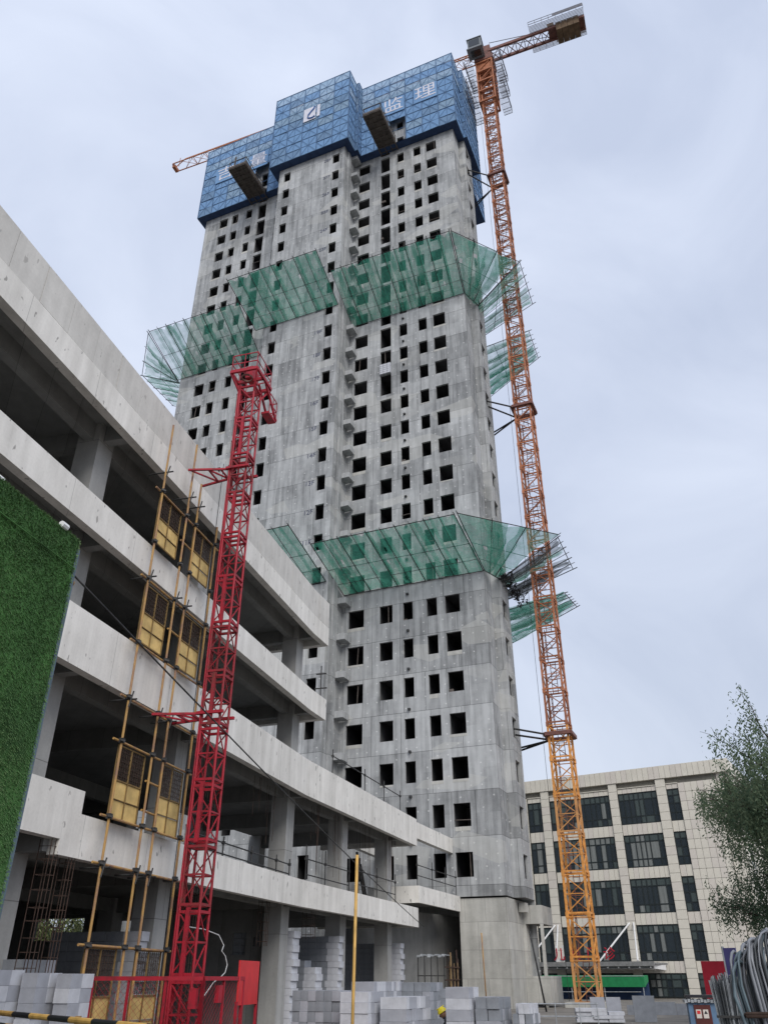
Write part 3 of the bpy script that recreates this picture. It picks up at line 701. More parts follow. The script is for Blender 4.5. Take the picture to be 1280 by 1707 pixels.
# climbing cage and slewing head
cage = MB()
for x, y in ((-0.98, -0.98), (0.98, -0.98), (0.98, 0.98), (-0.98, 0.98)): cage.bx(x - 0.08, x + 0.08, y - 0.08, y + 0.08, 93, 101.2)
for z in (93.1, 95.2, 97.2, 99.2, 101.0):
    for i in range(4):
        a = [(-0.98, -0.98), (0.98, -0.98), (0.98, 0.98), (-0.98, 0.98)]; cage.bar((*a[i], z), (*a[(i + 1) % 4], z), 0.22)
for i in range(4):
    a = [(-0.98, -0.98), (0.98, -0.98), (0.98, 0.98), (-0.98, 0.98)]
    for z in (95.2, 97.2, 99.2): cage.bar((*a[i], z), (*a[(i + 1) % 4], z + 2), 0.09)
cage.bx(-0.9, 0.9, -0.9, 0.9, 99.4, 101.4)
cage.build('climbing_cage', M['rust_orange'], crane)
wk = MB()
for z in (93.2, 96.6, 99.8):
    for q in range(9):
        for sg in (-1, 1): wk.bar((sg * (1.3 + q * .122), -1.9, z), (sg * (1.3 + q * .122), 1.9, z), .03)
    for q in range(6):
        for sg in (-1, 1): wk.bar((sg * 1.28, -1.9 + q * .76, z), (sg * 2.28, -1.9 + q * .76, z), .05)
    for x in (-2.28, 2.28):
        for zz in (0.6, 1.15): wk.bar((x, -1.9, z + zz), (x, 1.9, z + zz), 0.05)
        for y in (-1.9, -0.95, 0, 0.95, 1.9): wk.bar((x, y, z), (x, y, z + 1.15), 0.045)
    for y in (-1.9, 1.9):
        for x0_, x1_ in ((-2.28, -1.27), (1.27, 2.28)):
            for zz in (0.6, 1.15): wk.bar((x0_, y, z + zz), (x1_, y, z + zz), 0.045)
wk.build('work_platform', M['crane_grey'], crane)
# everything that slews: turned to the jib direction
jd = Vector((-0.9375, 0.348, 0)); ja = math.atan2(jd.y, jd.x) - TRZ
slew = MB()
def slewpt(p):
    c, s_ = math.cos(ja), math.sin(ja); return (p[0] * c - p[1] * s_, p[0] * s_ + p[1] * c, p[2])
class SB(MB):
    def mesh(s, name, mats, smooth=False):
        s.V = [slewpt(v) for v in s.V]; return MB.mesh(s, name, mats, smooth)
tt = SB(); tt.bx(-1.2, 1.2, -1.1, 1.1, 101.3, 102.0); tt.bx(-0.9, 0.9, -0.8, 0.8, 102.0, 104.6)
tt.build('slewing_head', M['crane_dark'], crane)
jb = SB(); JZ, JL = 103.6, 46.2
for y in (-0.65, 0.65): jb.bar((0.6, y, JZ), (JL, y, JZ), 0.12)
jb.bar((0.6, 0, JZ + 1.6), (JL - 1.5, 0, JZ + 1.25), 0.12)
k = 0; x = 0.8
while x < JL - 2.2:
    f = 1.6 - 0.35 * x / JL
    for y in (-0.65, 0.65): jb.bar((x, y, JZ), (x + 1.0, 0, JZ + f), 0.05); jb.bar((x + 1.0, 0, JZ + f), (x + 2.0, y, JZ), 0.05)
    jb.bar((x, -0.65, JZ), (x, 0.65, JZ), 0.07); jb.bar((x, -0.65, JZ), (x + 2.0, 0.65, JZ), 0.05); jb.bar((x, 0.65, JZ), (x + 2.0, -0.65, JZ), 0.05)
    x += 2.0
jb.bar((JL, -0.65, JZ), (JL, 0.65, JZ), 0.2); jb.bar((JL, 0, JZ), (JL - 1.5, 0, JZ + 1.25), 0.1)
jb.bar((JL - 0.6, 0, JZ), (JL - 0.6, 0, JZ + 1.9), 0.06); jb.bx(JL - 0.3, JL + 0.15, -0.5, 0.5, JZ - 0.5, JZ)
jb.build('jib', M['rust_orange'], crane)
tr = SB(); tr.bx(35.3, 37.0, -0.75, 0.75, JZ - 0.55, JZ - 0.2); tr.bar((35.6, -0.7, JZ - 0.3), (36.6, -0.7, JZ + 0.2), 0.2); tr.build('trolley', M['crane_dark'], crane)
cj = SB(); CZ_, CLN = 103.15, 12.7
for y in (-0.75, 0.75): cj.bx(-CLN, -0.6, y - 0.12, y + 0.12, CZ_, CZ_ + 0.45)
for i in range(7):
    x0_ = -0.8 - i * 1.1; cj.bar((x0_, -0.75, CZ_ + 0.1), (x0_ - 1.1, 0.75, CZ_ + 0.1), 0.08); cj.bar((x0_, 0.75, CZ_ + 0.1), (x0_ - 1.1, -0.75, CZ_ + 0.1), 0.08); cj.bar((x0_, -0.75, CZ_ + 0.1), (x0_, 0.75, CZ_ + 0.1), 0.09)
cj.bx(-CLN, -8.2, -0.7, 0.7, CZ_ + 0.2, CZ_ + 0.3)
cj.build('counter_jib', M['crane_dark'], crane)
cw = SB()
for i in range(4): cw.bx(-9.2 - i * 0.7, -9.87 - i * 0.7, -0.95, 0.95, CZ_ - 0.9, CZ_ + 0.6)
cw.bx(-8.2, -9.0, -0.6, 0.6, CZ_ + 0.5, CZ_ + 1.6)
cw.build('counterweight', M['counterweight'], crane)
rl = SB()
for y in (-1.7, 1.7):
    for q in range(6): rl.bar((-CLN, y * (.55 + .09 * q), CZ_ + .45), (-6.0, y * (.55 + .09 * q), CZ_ + .45), .05)
    for zz in (0.55, 1.05): rl.bar((-CLN, y, CZ_ + zz + 0.4), (-6.0, y, CZ_ + zz + 0.4), 0.05)
    for i in range(9): xx = -6.0 - i * (CLN - 6) / 8; rl.bar((xx, y, CZ_ + 0.45), (xx, y, CZ_ + 1.45), 0.05)
    rl.bx(-CLN, -9.0, y - 0.02, y + 0.02, CZ_ + 1.0, CZ_ + 1.5)
for y in (-0.4, 0.4): rl.bar((-0.8, y, CZ_ + 2.4), (-8.0, y, CZ_ + 0.6), 0.06)
rl.build('walkway_rail', M['crane_grey'], crane)
cb_ = SB(); cb_.bx(-0.1, 1.6, 1.25, 2.55, 101.9, 103.9); cb_.bx(-0.25, 1.75, 1.15, 2.7, 101.75, 101.9); cb_.bx(-0.2, 1.7, 1.2, 2.65, 103.9, 104.0)
cb_.build('cab', M['cab'], crane)
cg = SB(); cg.bx(0.1, 1.45, 2.54, 2.58, 102.4, 103.7); cg.bx(1.59, 1.63, 1.4, 2.4, 102.2, 103.7); cg.bx(.1, 1.3, 1.5, 2.3, 101.70, 101.748); cg.build('cab_window', M['dark_glass'], crane)
hl = MB()
for y in (-0.9,): hl.bar((-1.35, 0.4, 0), (-1.35, 0.4, 93), 0.025)
hl.build('supply_cable', M['pole_dark'], crane)
fl_ = MB()
for i in range(3): fl_.bx(-2.75, -2.35, -1.9 + i * 0.5, -1.6 + i * 0.5, 94.6 + 0.8 * (i % 2), 95.1 + 0.8 * (i % 2)); fl_.bar((-2.3, -1.7, 94.4 + i * .6), (-2.6, -1.7, 94.8 + i * .6), 0.06)
fl_.build('floodlight', M['pole_dark'], crane)

# ================================================================= PODIUM (open concrete frame on the left)
podium = thing('podium_building', 'pale concrete four storey building shell with open floors on the left', 'building', PO, PRZ)
A4 = R(4.0)
def PP(u, off, z=0.0):
    if u <= 0: return (-off, u, z)
    k = Vector((math.sin(A4), math.cos(A4))) * u - Vector((math.cos(A4), -math.sin(A4))) * off
    return (k.x, k.y, z)
def pbox(mb, u0, u1, o0, o1, z0, z1, mi=0):
    for a, b in ((u0, min(u1, 0)), (max(u0, 0), u1)):
        if b - a > 1e-6:
            q = [PP(a, o0), PP(b, o0), PP(b, o1), PP(a, o1)]
            mb.box8([(x, y, z0) for x, y, _ in q] + [(x, y, z1) for x, y, _ in q], mi)
U0 = -46.0
LV = [  # bottom, top of the fascia, slab z, far end u, fascia material
    (4.03, 5.0, 4.6, 15.88), (8.25, 9.72, 8.92, 15.88), (11.88, 12.84, 12.46, 1.76), (15.5, 16.42, 16.1, 1.76)]
for i, (zb, zt, zs, ue) in enumerate(LV):
    f = MB()
    if i == 0:
        pbox(f, -15.95, ue, 0, 0.28, zb, zt); pbox(f, -15.3, ue, 0.0, 0.0, zb, zb)
        pbox(f, U0, -15.952, 0, 0.28, 4.36, 5.52); pbox(f, -15.95, -15.3, 0.004, 0.276, zt, 5.52)
    else: pbox(f, U0, ue, 0, 0.28, zb, zt)
    pbox(f, ue - 0.3, ue - 0.004, 0.28, 6.0, zb, zt - 0.02)
    f.build('fascia_beam', M['podium'], podium)
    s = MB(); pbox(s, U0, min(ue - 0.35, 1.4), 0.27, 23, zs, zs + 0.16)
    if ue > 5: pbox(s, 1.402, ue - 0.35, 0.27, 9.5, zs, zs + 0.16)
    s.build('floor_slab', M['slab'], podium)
cols = [-41.9, -33.3, -24.65, -16.35, -9.45, 0.33, 6.65, 13.42]
for i, (zb, zt, zs, ue) in enumerate(LV):
    lb = MB(); pbox(lb, U0, min(ue - 0.35, 1.4), 1.2, 1.5, zb + 0.03, zs - 0.002)
    if ue > 5: pbox(lb, 1.402, ue - 0.35, 1.2, 1.5, zb + 0.03, zs - 0.002)
    for of in (9.2, 17.0): pbox(lb, U0, 1.4, of, of + 0.3, zb + 0.05, zs - 0.002)
    lb.build('longitudinal_beam', M['slab'], podium)
    for u in cols:
        if u > ue: continue
        tb = MB(); dp = 22.5 if u < 1.4 else 9.4
        pbox(tb, u + 0.2, u + 0.5, 0.27, 1.198, zb + 0.06, zs - 0.003); pbox(tb, u + 0.2, u + 0.5, 1.502, 9.198 if dp > 9.5 else dp, zb + 0.0, zs - 0.003)
        if dp > 10: pbox(tb, u + 0.2, u + 0.5, 9.502, 16.998, zb, zs - 0.003); pbox(tb, u + 0.2, u + 0.5, 17.302, dp, zb, zs - 0.003)
        tb.build('cross_beam', M['slab'], podium)
    fl0 = 0 if i == 0 else LV[i - 1][2] + 0.16
    for u in cols:
        if u > ue: continue
        for of in (1.0, 8.95, 16.75, ):
            if u > 1.4 and of > 9: continue
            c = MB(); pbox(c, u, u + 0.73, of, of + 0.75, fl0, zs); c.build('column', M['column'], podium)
# roof parapet boards
for k in range(40):
    u0_ = -46 + k * 1.194; e = 0.004 * ((k * 7) % 3)
    p = MB(); pbox(p, u0_ + 0.006, min(u0_ + 1.186, 1.76), 0.012 + e, 0.26, 16.445, 17.72 + 0.004 * (k % 3)); p.build('parapet_panel', M['parapet'], podium)
ep = MB(); pbox(ep, 1.5, 1.752, 0.262, 6.0, 16.43, 17.7); ep.build('parapet_panel', M['parapet'], podium)
# rear and inner walls, with openings left in the ground storey
bw = MB()
zz = [(0, 2.2), (3.35, 4.6)]
ops = [(-36, -31.5), (-29.5, -25.0), (-23.4, -21.6), (-20.9, -19.2), (-17.3, -15.0), (-12.0, -8.4), (-5.2, -3.4), (-2.6, -1.9)]
pbox(bw, U0, 1.4, 23.0, 23.25, 0, 2.0); pbox(bw, U0, 1.4, 23.0, 23.25, 3.5, 4.6)
e = U0
for a, b in ops: pbox(bw, e, a, 23.0, 23.25, 2.002, 3.498); e = b
pbox(bw, e, 1.4, 23.0, 23.25, 2.002, 3.498)
pbox(bw, U0, 1.4, 23.0, 23.25, 4.77, 8.9); pbox(bw, U0, 1.4, 23.0, 23.25, 9.09, 12.4); pbox(bw, U0, 1.4, 23.0, 23.25, 12.63, 16.05)
pbox(bw, U0, -26, 11.5, 11.7, 0, 4.58); pbox(bw, U0 - 0.25, U0 - 0.01, 0.3, 23, 0, 16.4)
hw_ = [(10.9, 13.55, 3.03, 3.9), (9.5, 9.92, 3.2, 3.85), (8.3, 9.1, 3.24, 3.75), (7.7, 8.1, 3.3, 3.62), (2.85, 3.5, 2.4, 3.2), (2.25, 2.52, 2.7, 3.05)]
wo = sorted({2.0, 23.0, *[q for h_ in hw_ for q in h_[:2]]})
for a, b in zip(wo, wo[1:]):
    hh_ = [h_ for h_ in hw_ if h_[0] - 1e-6 <= a and b <= h_[1] + 1e-6]
    if hh_: pbox(bw, 1.02, 1.25, a, b, 0, hh_[0][2]); pbox(bw, 1.02, 1.25, a, b, hh_[0][3], 4.58)
    else: pbox(bw, 1.02, 1.25, a, b, 0, 4.58)
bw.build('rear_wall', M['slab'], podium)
iw = MB()
pbox(iw, -6.5, -6.3, 16.0, 22.9, 0, 4.58); pbox(iw, 1.15, 1.38, 9.8, 23, 4.77, 8.9); pbox(iw, -14.0, -13.8, 12, 22.9, 4.77, 8.9); pbox(iw, -20, -19.8, 9.6, 22.9, 9.1, 12.4); pbox(iw, -12, 1.3, 12.5, 12.7, 12.63, 16.0); pbox(iw, -24, -5, 13, 13.2, 9.1, 12.4)
iw.build('inner_wall', M['slab'], podium)
# beam and balcony that tie the podium to the tower
def W2P(v):   # world point -> podium local
    d = Vector(v) - PO; c, s_ = math.cos(-PRZ), math.sin(-PRZ)
    return Vector((d.x * c - d.y * s_, d.x * s_ + d.y * c, d.z))
def TW(s, t, z):
    return TO + az(-67.13) * s + az(22.87) * t + Vector((0, 0, z))
def lbox(mb, p, q, w0, w1, z0, z1):
    """box along p->q (local xy), from w0 to w1 to the left of the direction"""
    p = Vector((p[0], p[1])); q = Vector((q[0], q[1])); d = (q - p).normalized(); n = Vector((-d.y, d.x))
    a = [p + n * w0, q + n * w0, q + n * w1, p + n * w1]
    mb.box8([(v.x, v.y, z0) for v in a] + [(v.x, v.y, z1) for v in a])
br_a = PP(15.9, 0.1); br_b = W2P(TW(3.45, -0.01, 0))
lk = MB(); lbox(lk, br_a, br_b, 0.0, 0.35, 8.72, 9.62); lk.build('link_beam', M['podium'], podium)
lk2 = MB(); lbox(lk2, PP(15.9, 4.2), W2P(TW(8.2, -0.01, 0)), 0.0, 0.35, 8.5, 9.3); lk2.build('link_beam', M['podium'], podium)
bal_b = W2P(TW(3.22, -0.02, 0)); bal_a = PP(15.55, -0.02)
ba = MB(); lbox(ba, bal_a, bal_b, 0.02, 4.2, 5.55, 5.75); ba.build('balcony_slab', M['slab'], podium)
bf = MB(); lbox(bf, bal_a, bal_b, -0.15, 0.018, 5.25, 6.12); 
d_ = (Vector(bal_b[:2]) - Vector(bal_a[:2])).normalized(); n_ = Vector((-d_.y, d_.x))
pa = Vector(bal_a[:2]); bf.box8([(*(pa + n_ * a + d_ * b), z) for z in (5.25, 6.12) for a, b in ((0.02, -0.02), (0.02, 0.16), (3.0, 0.16), (3.0, -0.02))])
bf.build('balcony_edge', M['podium'], podium)
rw = MB(); lbox(rw, PP(15.2, 3.6), W2P(TW(4.4, 4.3, 0)), 0, 0.2, 0, 5.2); rw.build('recess_wall', M['slab'], podium)

# guard rails (scaffold tubes)
def rail(label, pts, z, h, lv=(0.55, 1.05), every=1, r=0.026):
    t = thing('guard_rail', label, 'guard rail', PO, PRZ, 'tube guard rails on the podium')
    for k, zz_ in enumerate(lv):
        m_ = MB(); m_.tube([(p[0], p[1], z + zz_) for p in pts], r); m_.build('rail_tube', M['pole_dark'], t)
    for p in pts:
        m_ = MB(); m_.tube([(p[0], p[1], z), (p[0], p[1], z + h)], r); m_.bx(p[0] - .05, p[0] + .05, p[1] - .05, p[1] + .05, z + lv[-1] - .05, z + lv[-1] + .05); m_.build('post', M['pole_dark'], t)
    return t
rail('single tube guard rail along the top of the second podium band', [PP(u, 0.14) for u in (3.1, 7.4, 10.4, 13.2)], 9.72, 1.15, (0.85,))
rail('two tube guard rail on the balcony between podium and tower', [(Vector(bal_a[:2]).lerp(Vector(bal_b[:2]), f)) for f in (0.02, 0.36, 0.68, 0.96)], 6.12, 1.5, (0.55, 1.1))
rail('guard rail across the second storey opening beside the hoist', [PP(u, 0.5) for u in (-8.6, -6.4, -4.0, -1.6, -0.2)], 5.0, 0.75, (0.2, 0.55))
rail('guard rail between the two right hand columns of the second storey', [PP(u, 0.5) for u in (1.4, 3.5, 6.4)], 5.0, 1.5, (0.35, 0.95))
rail('short guard rail next to the end column of the second storey', [PP(u, 0.5) for u in (7.6, 10.3, 13.3)], 5.0, 1.5, (0.5, 1.1))
for (u, z, lab) in ((1.5, 12.84, 'short upright scaffold tube at the end of the third podium band'),):
    mb = MB(); p = PP(u, 0.2); mb.tube([(p[0], p[1], z), (p[0], p[1], z + 1.6)], 0.028); mb.bar((p[0] - .3, p[1], z + .5), (p[0] + .3, p[1], z + .5), .05); mb.bar((p[0] - .25, p[1], z + 1.2), (p[0] + .25, p[1], z + 1.2), .05)
    o = mb.build('scaffold_tube', M['pole_dark']); o.location = PO; o.rotation_euler = (0, 0, PRZ); tag(o, lab, 'tube')
# leaning planks in the second storey
for a, b in (((9.3, 0.8, 5.0), (7.9, 0.7, 7.0)), ((9.6, 0.8, 5.0), (8.4, 0.7, 6.5))):
    mb = MB(); mb.bar(PP(*a[:2], a[2]), PP(*b[:2], b[2]), 0.12, h=0.05); o = mb.build('plank', M['pole_dark']); o.location = PO; o.rotation_euler = (0, 0, PRZ)
    tag(o, 'long dark plank leaning on the third column of the second storey' if a[0] < 9.5 else 'shorter dark plank leaning beside the longer one', 'plank')

# ================================================================= SCAFFOLD AND LANDING GATES
scf = thing('tube_scaffold', 'yellowish rusty tube scaffold standing against the podium front beside the hoist', 'scaffold', PO, PRZ)
so_ = -0.32
for u, zt_ in ((-14.62, 17.0), (-13.05, 17.3), (-12.42, 16.1), (-10.95, 15.2)):
    j = rnd.uniform(-0.02, 0.02)
    m_ = MB(); m_.tube([PP(u + j, so_, 0), PP(u - j, so_, zt_ * 0.5), PP(u + j, so_, zt_)], 0.034, 8); m_.build('upright_tube', M['scaffold'], scf)
    for z in (2.25, 3.98, 5.05, 6.9, 8.05, 9.6, 11.55, 12.75, 14.5):
        if z > zt_: continue
        m_ = MB(); q = PP(u, so_); m_.bx(q[0] - .06, q[0] + .06, q[1] - .06, q[1] + .06, z - .06, z + .06); m_.bar((q[0] + .02, q[1] - .1, z), (q[0] + .12, q[1] - .02, z - .03), .045); m_.build('coupler', M['pole_dark'], scf)
for z in (2.25, 3.98, 5.05, 6.9, 8.05, 9.6, 11.55, 14.5):
    m_ = MB(); m_.tube([PP(-14.9, so_ + .07, z), PP(-10.6, so_ + .07, z - 0.03)], 0.032, 8); m_.build('ledger_tube', M['scaffold'], scf)
for z in (6.2, 5.45, 10.6, 13.6):
    m_ = MB(); m_.tube([PP(-13.1, so_ + .06, z), PP(-12.35, so_ + .06, z - 0.02)], 0.03, 8); m_.build('short_tube', M['scaffold'], scf)
for z in (4.0, 8.1, 11.7, 15.3):
    for u in (-14.62, -13.05, -12.42):
        m_ = MB(); m_.tube([PP(u, so_ - 0.25, z - .12), PP(u - 0.02, .25, z - .12)], 0.024, 8); m_.tube([PP(u - .1, so_ - 0.1, z - .35), PP(u, so_ - 0.12, z + .1)], 0.02, 6); m_.build('tie_tube', M['pole_dark'], scf)
lab_fl = ['ground', 'second', 'third', 'fourth']
for li, (z0, z1) in enumerate(((0.15, 2.2), (5.05, 6.82), (9.72, 11.42), (12.86, 14.5))):
    for si, (a, b) in enumerate(((-14.52, -13.2), (-12.28, -11.0))):
        t = thing('landing_gate', 'yellow sheet and mesh gate, %s of the pair on the %s storey landing' % (('left' if si == 0 else 'right'), lab_fl[li]), 'gate', PO, PRZ, 'yellow hoist landing gates')
        zm = z0 + (z1 - z0) * 0.52; um = (a + b) / 2; of = -0.2
        fr = MB()
        for u in (a, b, um): fr.bar(PP(u, of, z0), PP(u, of, z1), 0.034)
        for z in (z0, zm, z1): fr.bar(PP(a, of, z), PP(b, of, z), 0.034)
        zq = (z0 + zm) / 2; fr.bar(PP(a, of - .01, zq), PP(b, of - .01, zq), 0.02)
        fr.build('gate_frame', M['gate_frame'], t)
        for (ua, ub) in ((a, um), (um, b)):
            for (za, zb_) in ((z0, zq), (zq, zm)):
                p = MB(); pbox(p, ua + .02, ub - .02, of + .01, of + .022, za + .02, zb_ - .02); p.build('sheet_panel', M['gate_yellow'], t)
            p = MB(); pbox(p, ua + .03, ub - .03, of + .012, of + .018, zm + .03, z1 - .03); p.build('mesh_panel', M['gate_mesh'], t)
            gr = MB()
            for q in range(1, 6): uu = ua + (ub - ua) * q / 6; gr.bar(PP(uu, of, zm), PP(uu, of, z1), 0.010)
            for q in range(1, 7): zq2 = zm + (z1 - zm) * q / 7; gr.bar(PP(ua, of, zq2), PP(ub, of, zq2), 0.010)
            gr.build('wire_grid', M['rust'], t)

# ================================================================= RED HOIST
HP = PO + Vector(Matrix.Rotation(PRZ, 3, 'Z') @ Vector(PP(-12.75, -1.95)))
hoist = thing('construction_hoist', 'tall red lattice hoist mast in front of the podium', 'hoist', HP, PRZ)
hh = 0.27
hs = MB(); SHH = 1.5
cs = [(-hh, -hh), (hh, -hh), (hh, hh), (-hh, hh)]
for x, y in cs: hs.tube([(x, y, 0), (x, y, SHH)], 0.036, 8)
for i in range(4):
    (xa, ya), (xb, yb) = cs[i], cs[(i + 1) % 4]
    hs.bar((xa, ya, 0.07), (xb, yb, 0.07), 0.065); hs.bar((xa, ya, SHH - .09), (xb, yb, SHH - .09), 0.065); hs.bar((xa, ya, SHH / 2), (xb, yb, SHH / 2), 0.042)
    hs.bar((xa, ya, 0.1), (xb, yb, SHH / 2), 0.028); hs.bar((xb, yb, SHH / 2), (xa, ya, SHH - .1), 0.028)
hs.bx(-hh - .09, -hh - .04, -0.05, 0.05, 0, SHH)
hme = hs.mesh('mast_section', M['red']); hme_b = hs.mesh('mast_section', M['red_b'])
for i in range(13): inst('mast_section', hme_b if i in (2, 5, 6, 10) else hme, hoist, (0, 0, 0.1 + i * SHH), (0, 0, R(90) * (i % 2)))
gt = MB()
for y in (-0.52, 0.52): gt.tube([(-0.30, y * .62, 0.1), (-0.30, y * .62, 19.6)], 0.022, 8)
gt.build('guide_rail', M['red'], hoist)
tp = MB(); zt_ = 19.95
for a, b in (((-.75, -1.0), (.75, -1.0)), ((.75, -1.0), (.75, .9)), ((.75, .9), (-.75, .9)), ((-.75, .9), (-.75, -1.0)), ((-.75, -.1), (.75, -.1))): tp.bar((*a, zt_), (*b, zt_), 0.12)
for x in (-.75, .75): tp.bar((x * .5, -.35, zt_ - .75), (x, -1.0, zt_), 0.09); tp.bar((x * .5, .35, zt_ - .75), (x, .9, zt_), 0.09)
tp.bx(-.2, .2, -.4, .4, zt_ + .0, zt_ + .5)
tp.build('head_frame', M['red'], hoist)
pu = MB()
for k in range(14):
    a0_, a1_ = 2 * math.pi * k / 14, 2 * math.pi * (k + 1) / 14
    pu.bar((0.28 * math.cos(a0_), -.55 + .28 * math.sin(a0_), zt_ - .12), (0.28 * math.cos(a1_), -.55 + .28 * math.sin(a1_), zt_ - .12), 0.06)
pu.build('pulley', M['crane_dark'], hoist)
rlm = MB()
for zz_ in (0.36, 0.74):
    for a, b in (((-.72, -.97), (.72, -.97)), ((.72, -.97), (.72, .87)), ((-.72, .87), (-.72, -.97)), ((.72, .87), (-.72, .87))): rlm.bar((*a, zt_ + zz_), (*b, zt_ + zz_), 0.035)
for x, y in ((-.72, -.97), (0, -.97), (.72, -.97), (.72, 0), (.72, .87), (-.72, .87), (-.72, 0)): rlm.bar((x, y, zt_), (x, y, zt_ + .74), 0.035)
rlm.build('head_rail', M['red'], hoist)
sp_ = MB(); zp = 19.0
sp_.bx(0.3, 0.75, 0.9, 1.9, zp - 0.08, zp); sp_.bar((.7, .3, zt_), (.75, 1.9, zp), .1); sp_.bar((.3, .3, zt_), (.3, 1.9, zp), .1)
for y in (0.95, 1.4, 1.88): sp_.bar((.74, y, zp), (.74, y, zp + .8), .035)
for zz_ in (.4, .8): sp_.bar((.74, .95, zp + zz_), (.74, 1.88, zp + zz_), .035); sp_.bar((.3, 1.88, zp + zz_), (.74, 1.88, zp + zz_), .035)
sp_.build('side_platform', M['red'], hoist)
for z in (7.95, 16.1):
    ti = MB()
    for y in (-.45, .35): ti.bar((-.27, y * .6, z), (-1.65, y * 1.3, z), .065)
    ti.bar((-.6, -.32, z), (-.6, .25, z), .05); ti.bar((-1.0, -.42, z), (-.6, .25, z), .045); ti.bar((-1.0, -.42, z), (-1.0, .34, z), .05); ti.bar((-1.6, -.55, z), (-1.0, .34, z), .045)
    ti.bar((-.4, -.36, z), (.4, -.36, z), .08); ti.bar((-.4, .36, z), (.4, .36, z), .08)
    ti.build('wall_tie', M['red'], hoist)
for nm_ in ('head_frame', 'pulley', 'head_rail', 'side_platform'):
    for o_ in hoist.children:
        if o_.name.startswith(nm_): o_.scale = (.66, .66, 1)
# base enclosure
fc = thing('hoist_fence', 'red wire mesh fence around the foot of the red hoist', 'fence', PO, PRZ)
def fence_run(a, b, n, ztop=1.62):
    A_, B_ = Vector(a), Vector(b)
    for k in range(n + 1):
        p = A_.lerp(B_, k / n); m_ = MB(); wdt = 0.075 if k in (0, n) else 0.05; m_.bx(p.x - wdt / 2, p.x + wdt / 2, p.y - wdt / 2, p.y + wdt / 2, 0, ztop); m_.build('fence_post', M['red'], fc)
    for z in (0.08, ztop - 0.03):
        m_ = MB(); m_.bar((A_.x, A_.y, z), (B_.x, B_.y, z), 0.085); m_.build('fence_rail', M['red'], fc)
    for k in range(n):
        p, q = A_.lerp(B_, (k + .03) / n), A_.lerp(B_, (k + .97) / n); d = (q - p); L_ = d.length
        wm = MB(); c_ = 0.15; nn = int((L_ + ztop) / c_)
        def pt(u, z): v = p + d * (u / L_); return (v.x, v.y, z)
        for s_ in range(-int(ztop / c_), int(L_ / c_) + 1):
            u0_ = s_ * c_; ua = max(0, u0_); ub = min(L_, u0_ + ztop)
            if ub > ua: wm.bar(pt(ua, 0.05 + ua - u0_), pt(ub, min(ztop - .05, 0.05 + ub - u0_)), 0.0065, n=3)
            ua = max(0, u0_); ub = min(L_, u0_ + ztop)
            if ub > ua: wm.bar(pt(ua, ztop - .05 - (ua - u0_)), pt(ub, max(.05, ztop - .05 - (ub - u0_))), 0.0065, n=3)
        wm.build('wire_mesh', M['red'], fc)
C0 = PP(-14.1, -0.25); C1 = PP(-13.7, -2.85); C2 = PP(-11.5, -2.85)
fence_run(C0[:2], C1[:2], 3); fence_run(C1[:2], C2[:2], 2)
kp = MB(); x_, y_ = C1[:2]; kp.bx(x_ - .3, x_ - .12, y_ - .06, y_ + .06, 1.0, 1.4); kp.bx(x_ - .05, x_ + .05, y_ + .75, y_ + .95, 1.1, 1.45); kp.build('control_box', M['red'], fc)
tb_ = thing('sign_board', 'plain bright red board leaning at the right end of the hoist fence', 'sign board', PO, PRZ)
q0, q1 = PP(-11.85, -2.9), PP(-10.35, -2.78)
mb = MB(); lbox(mb, q0, q1, 0, 0.04, 1.02, 1.98); mb.build('board', M['bright_red'], tb_)
mb = MB()
for q in (q0, q1): mb.bar((q[0] - .03, q[1], 0), (q[0] - .03, q[1], 1.1), .06)
mb.build('leg', M['red'], tb_)
# white hose curling out beside the mast
wh = MB(); hp_ = [(-12.1, -2.1, 1.2), (-11.4, -2.0, 1.5), (-10.9, -1.95, 1.62), (-10.55, -1.9, 1.72), (-10.35, -1.85, 1.9), (-10.4, -1.8, 2.1), (-10.55, -1.75, 2.22), (-10.35, -1.7, 2.36), (-10.5, -1.6, 2.6), (-11.0, -1.4, 2.72), (-11.6, -.9, 2.8)]
wh.tube([PP(*Vector(hp_[k // 4]).lerp(Vector(hp_[k // 4 + 1]), k % 4 / 4)) for k in range(40)], 0.013, 8)
o = wh.build('hose', M['white_hose'], smooth=True); o.location = PO; o.rotation_euler = (0, 0, PRZ); tag(o, 'thin white hose curling up beside the red hoist mast', 'hose')
# hoist side supply wires
sw = MB(); sw.tube([PP(-11.2, -.4, 0), PP(-11.2, -.4, 17.7)], 0.012, 5)
o = sw.build('hanging_wire', M['pole_dark']); o.location = PO; o.rotation_euler = (0, 0, PRZ); tag(o, 'thin dark wire hanging down the podium front beside the hoist', 'wire')

# ================================================================= REBAR CAGES hanging under the first band
def rebar_cage(u, off, z0, z1, label, wd=0.24, lean=0.0):
    t = thing('rebar_cage', label, 'rebar cage', PO, PRZ, 'column reinforcement cages')
    b = MB(); s = MB()
    for du, do in ((0, 0), (wd, 0), (0, wd), (wd, wd), (wd / 2, 0)):
        b.tube([PP(u + du - lean, off + do, z0), PP(u + du + lean, off + do, z1)], 0.011, 5)
    z = z0 + .15
    while z < z1:
        for (a, c) in (((0, 0), (wd, 0)), ((wd, 0), (wd, wd)), ((wd, wd), (0, wd)), ((0, wd), (0, 0))):
            s.bar(PP(u + a[0], off + a[1], z), PP(u + c[0], off + c[1], z), 0.012)
        z += rnd.uniform(.26, .36)
    b.build('bar', M['rust'], t); s.build('stirrup', M['rust'], t, kind='stuff'); return t
rebar_cage(-16.15, 0.05, 0, 4.34, 'rusty column cage hanging left of the scaffold under the stepped band', 0.3)
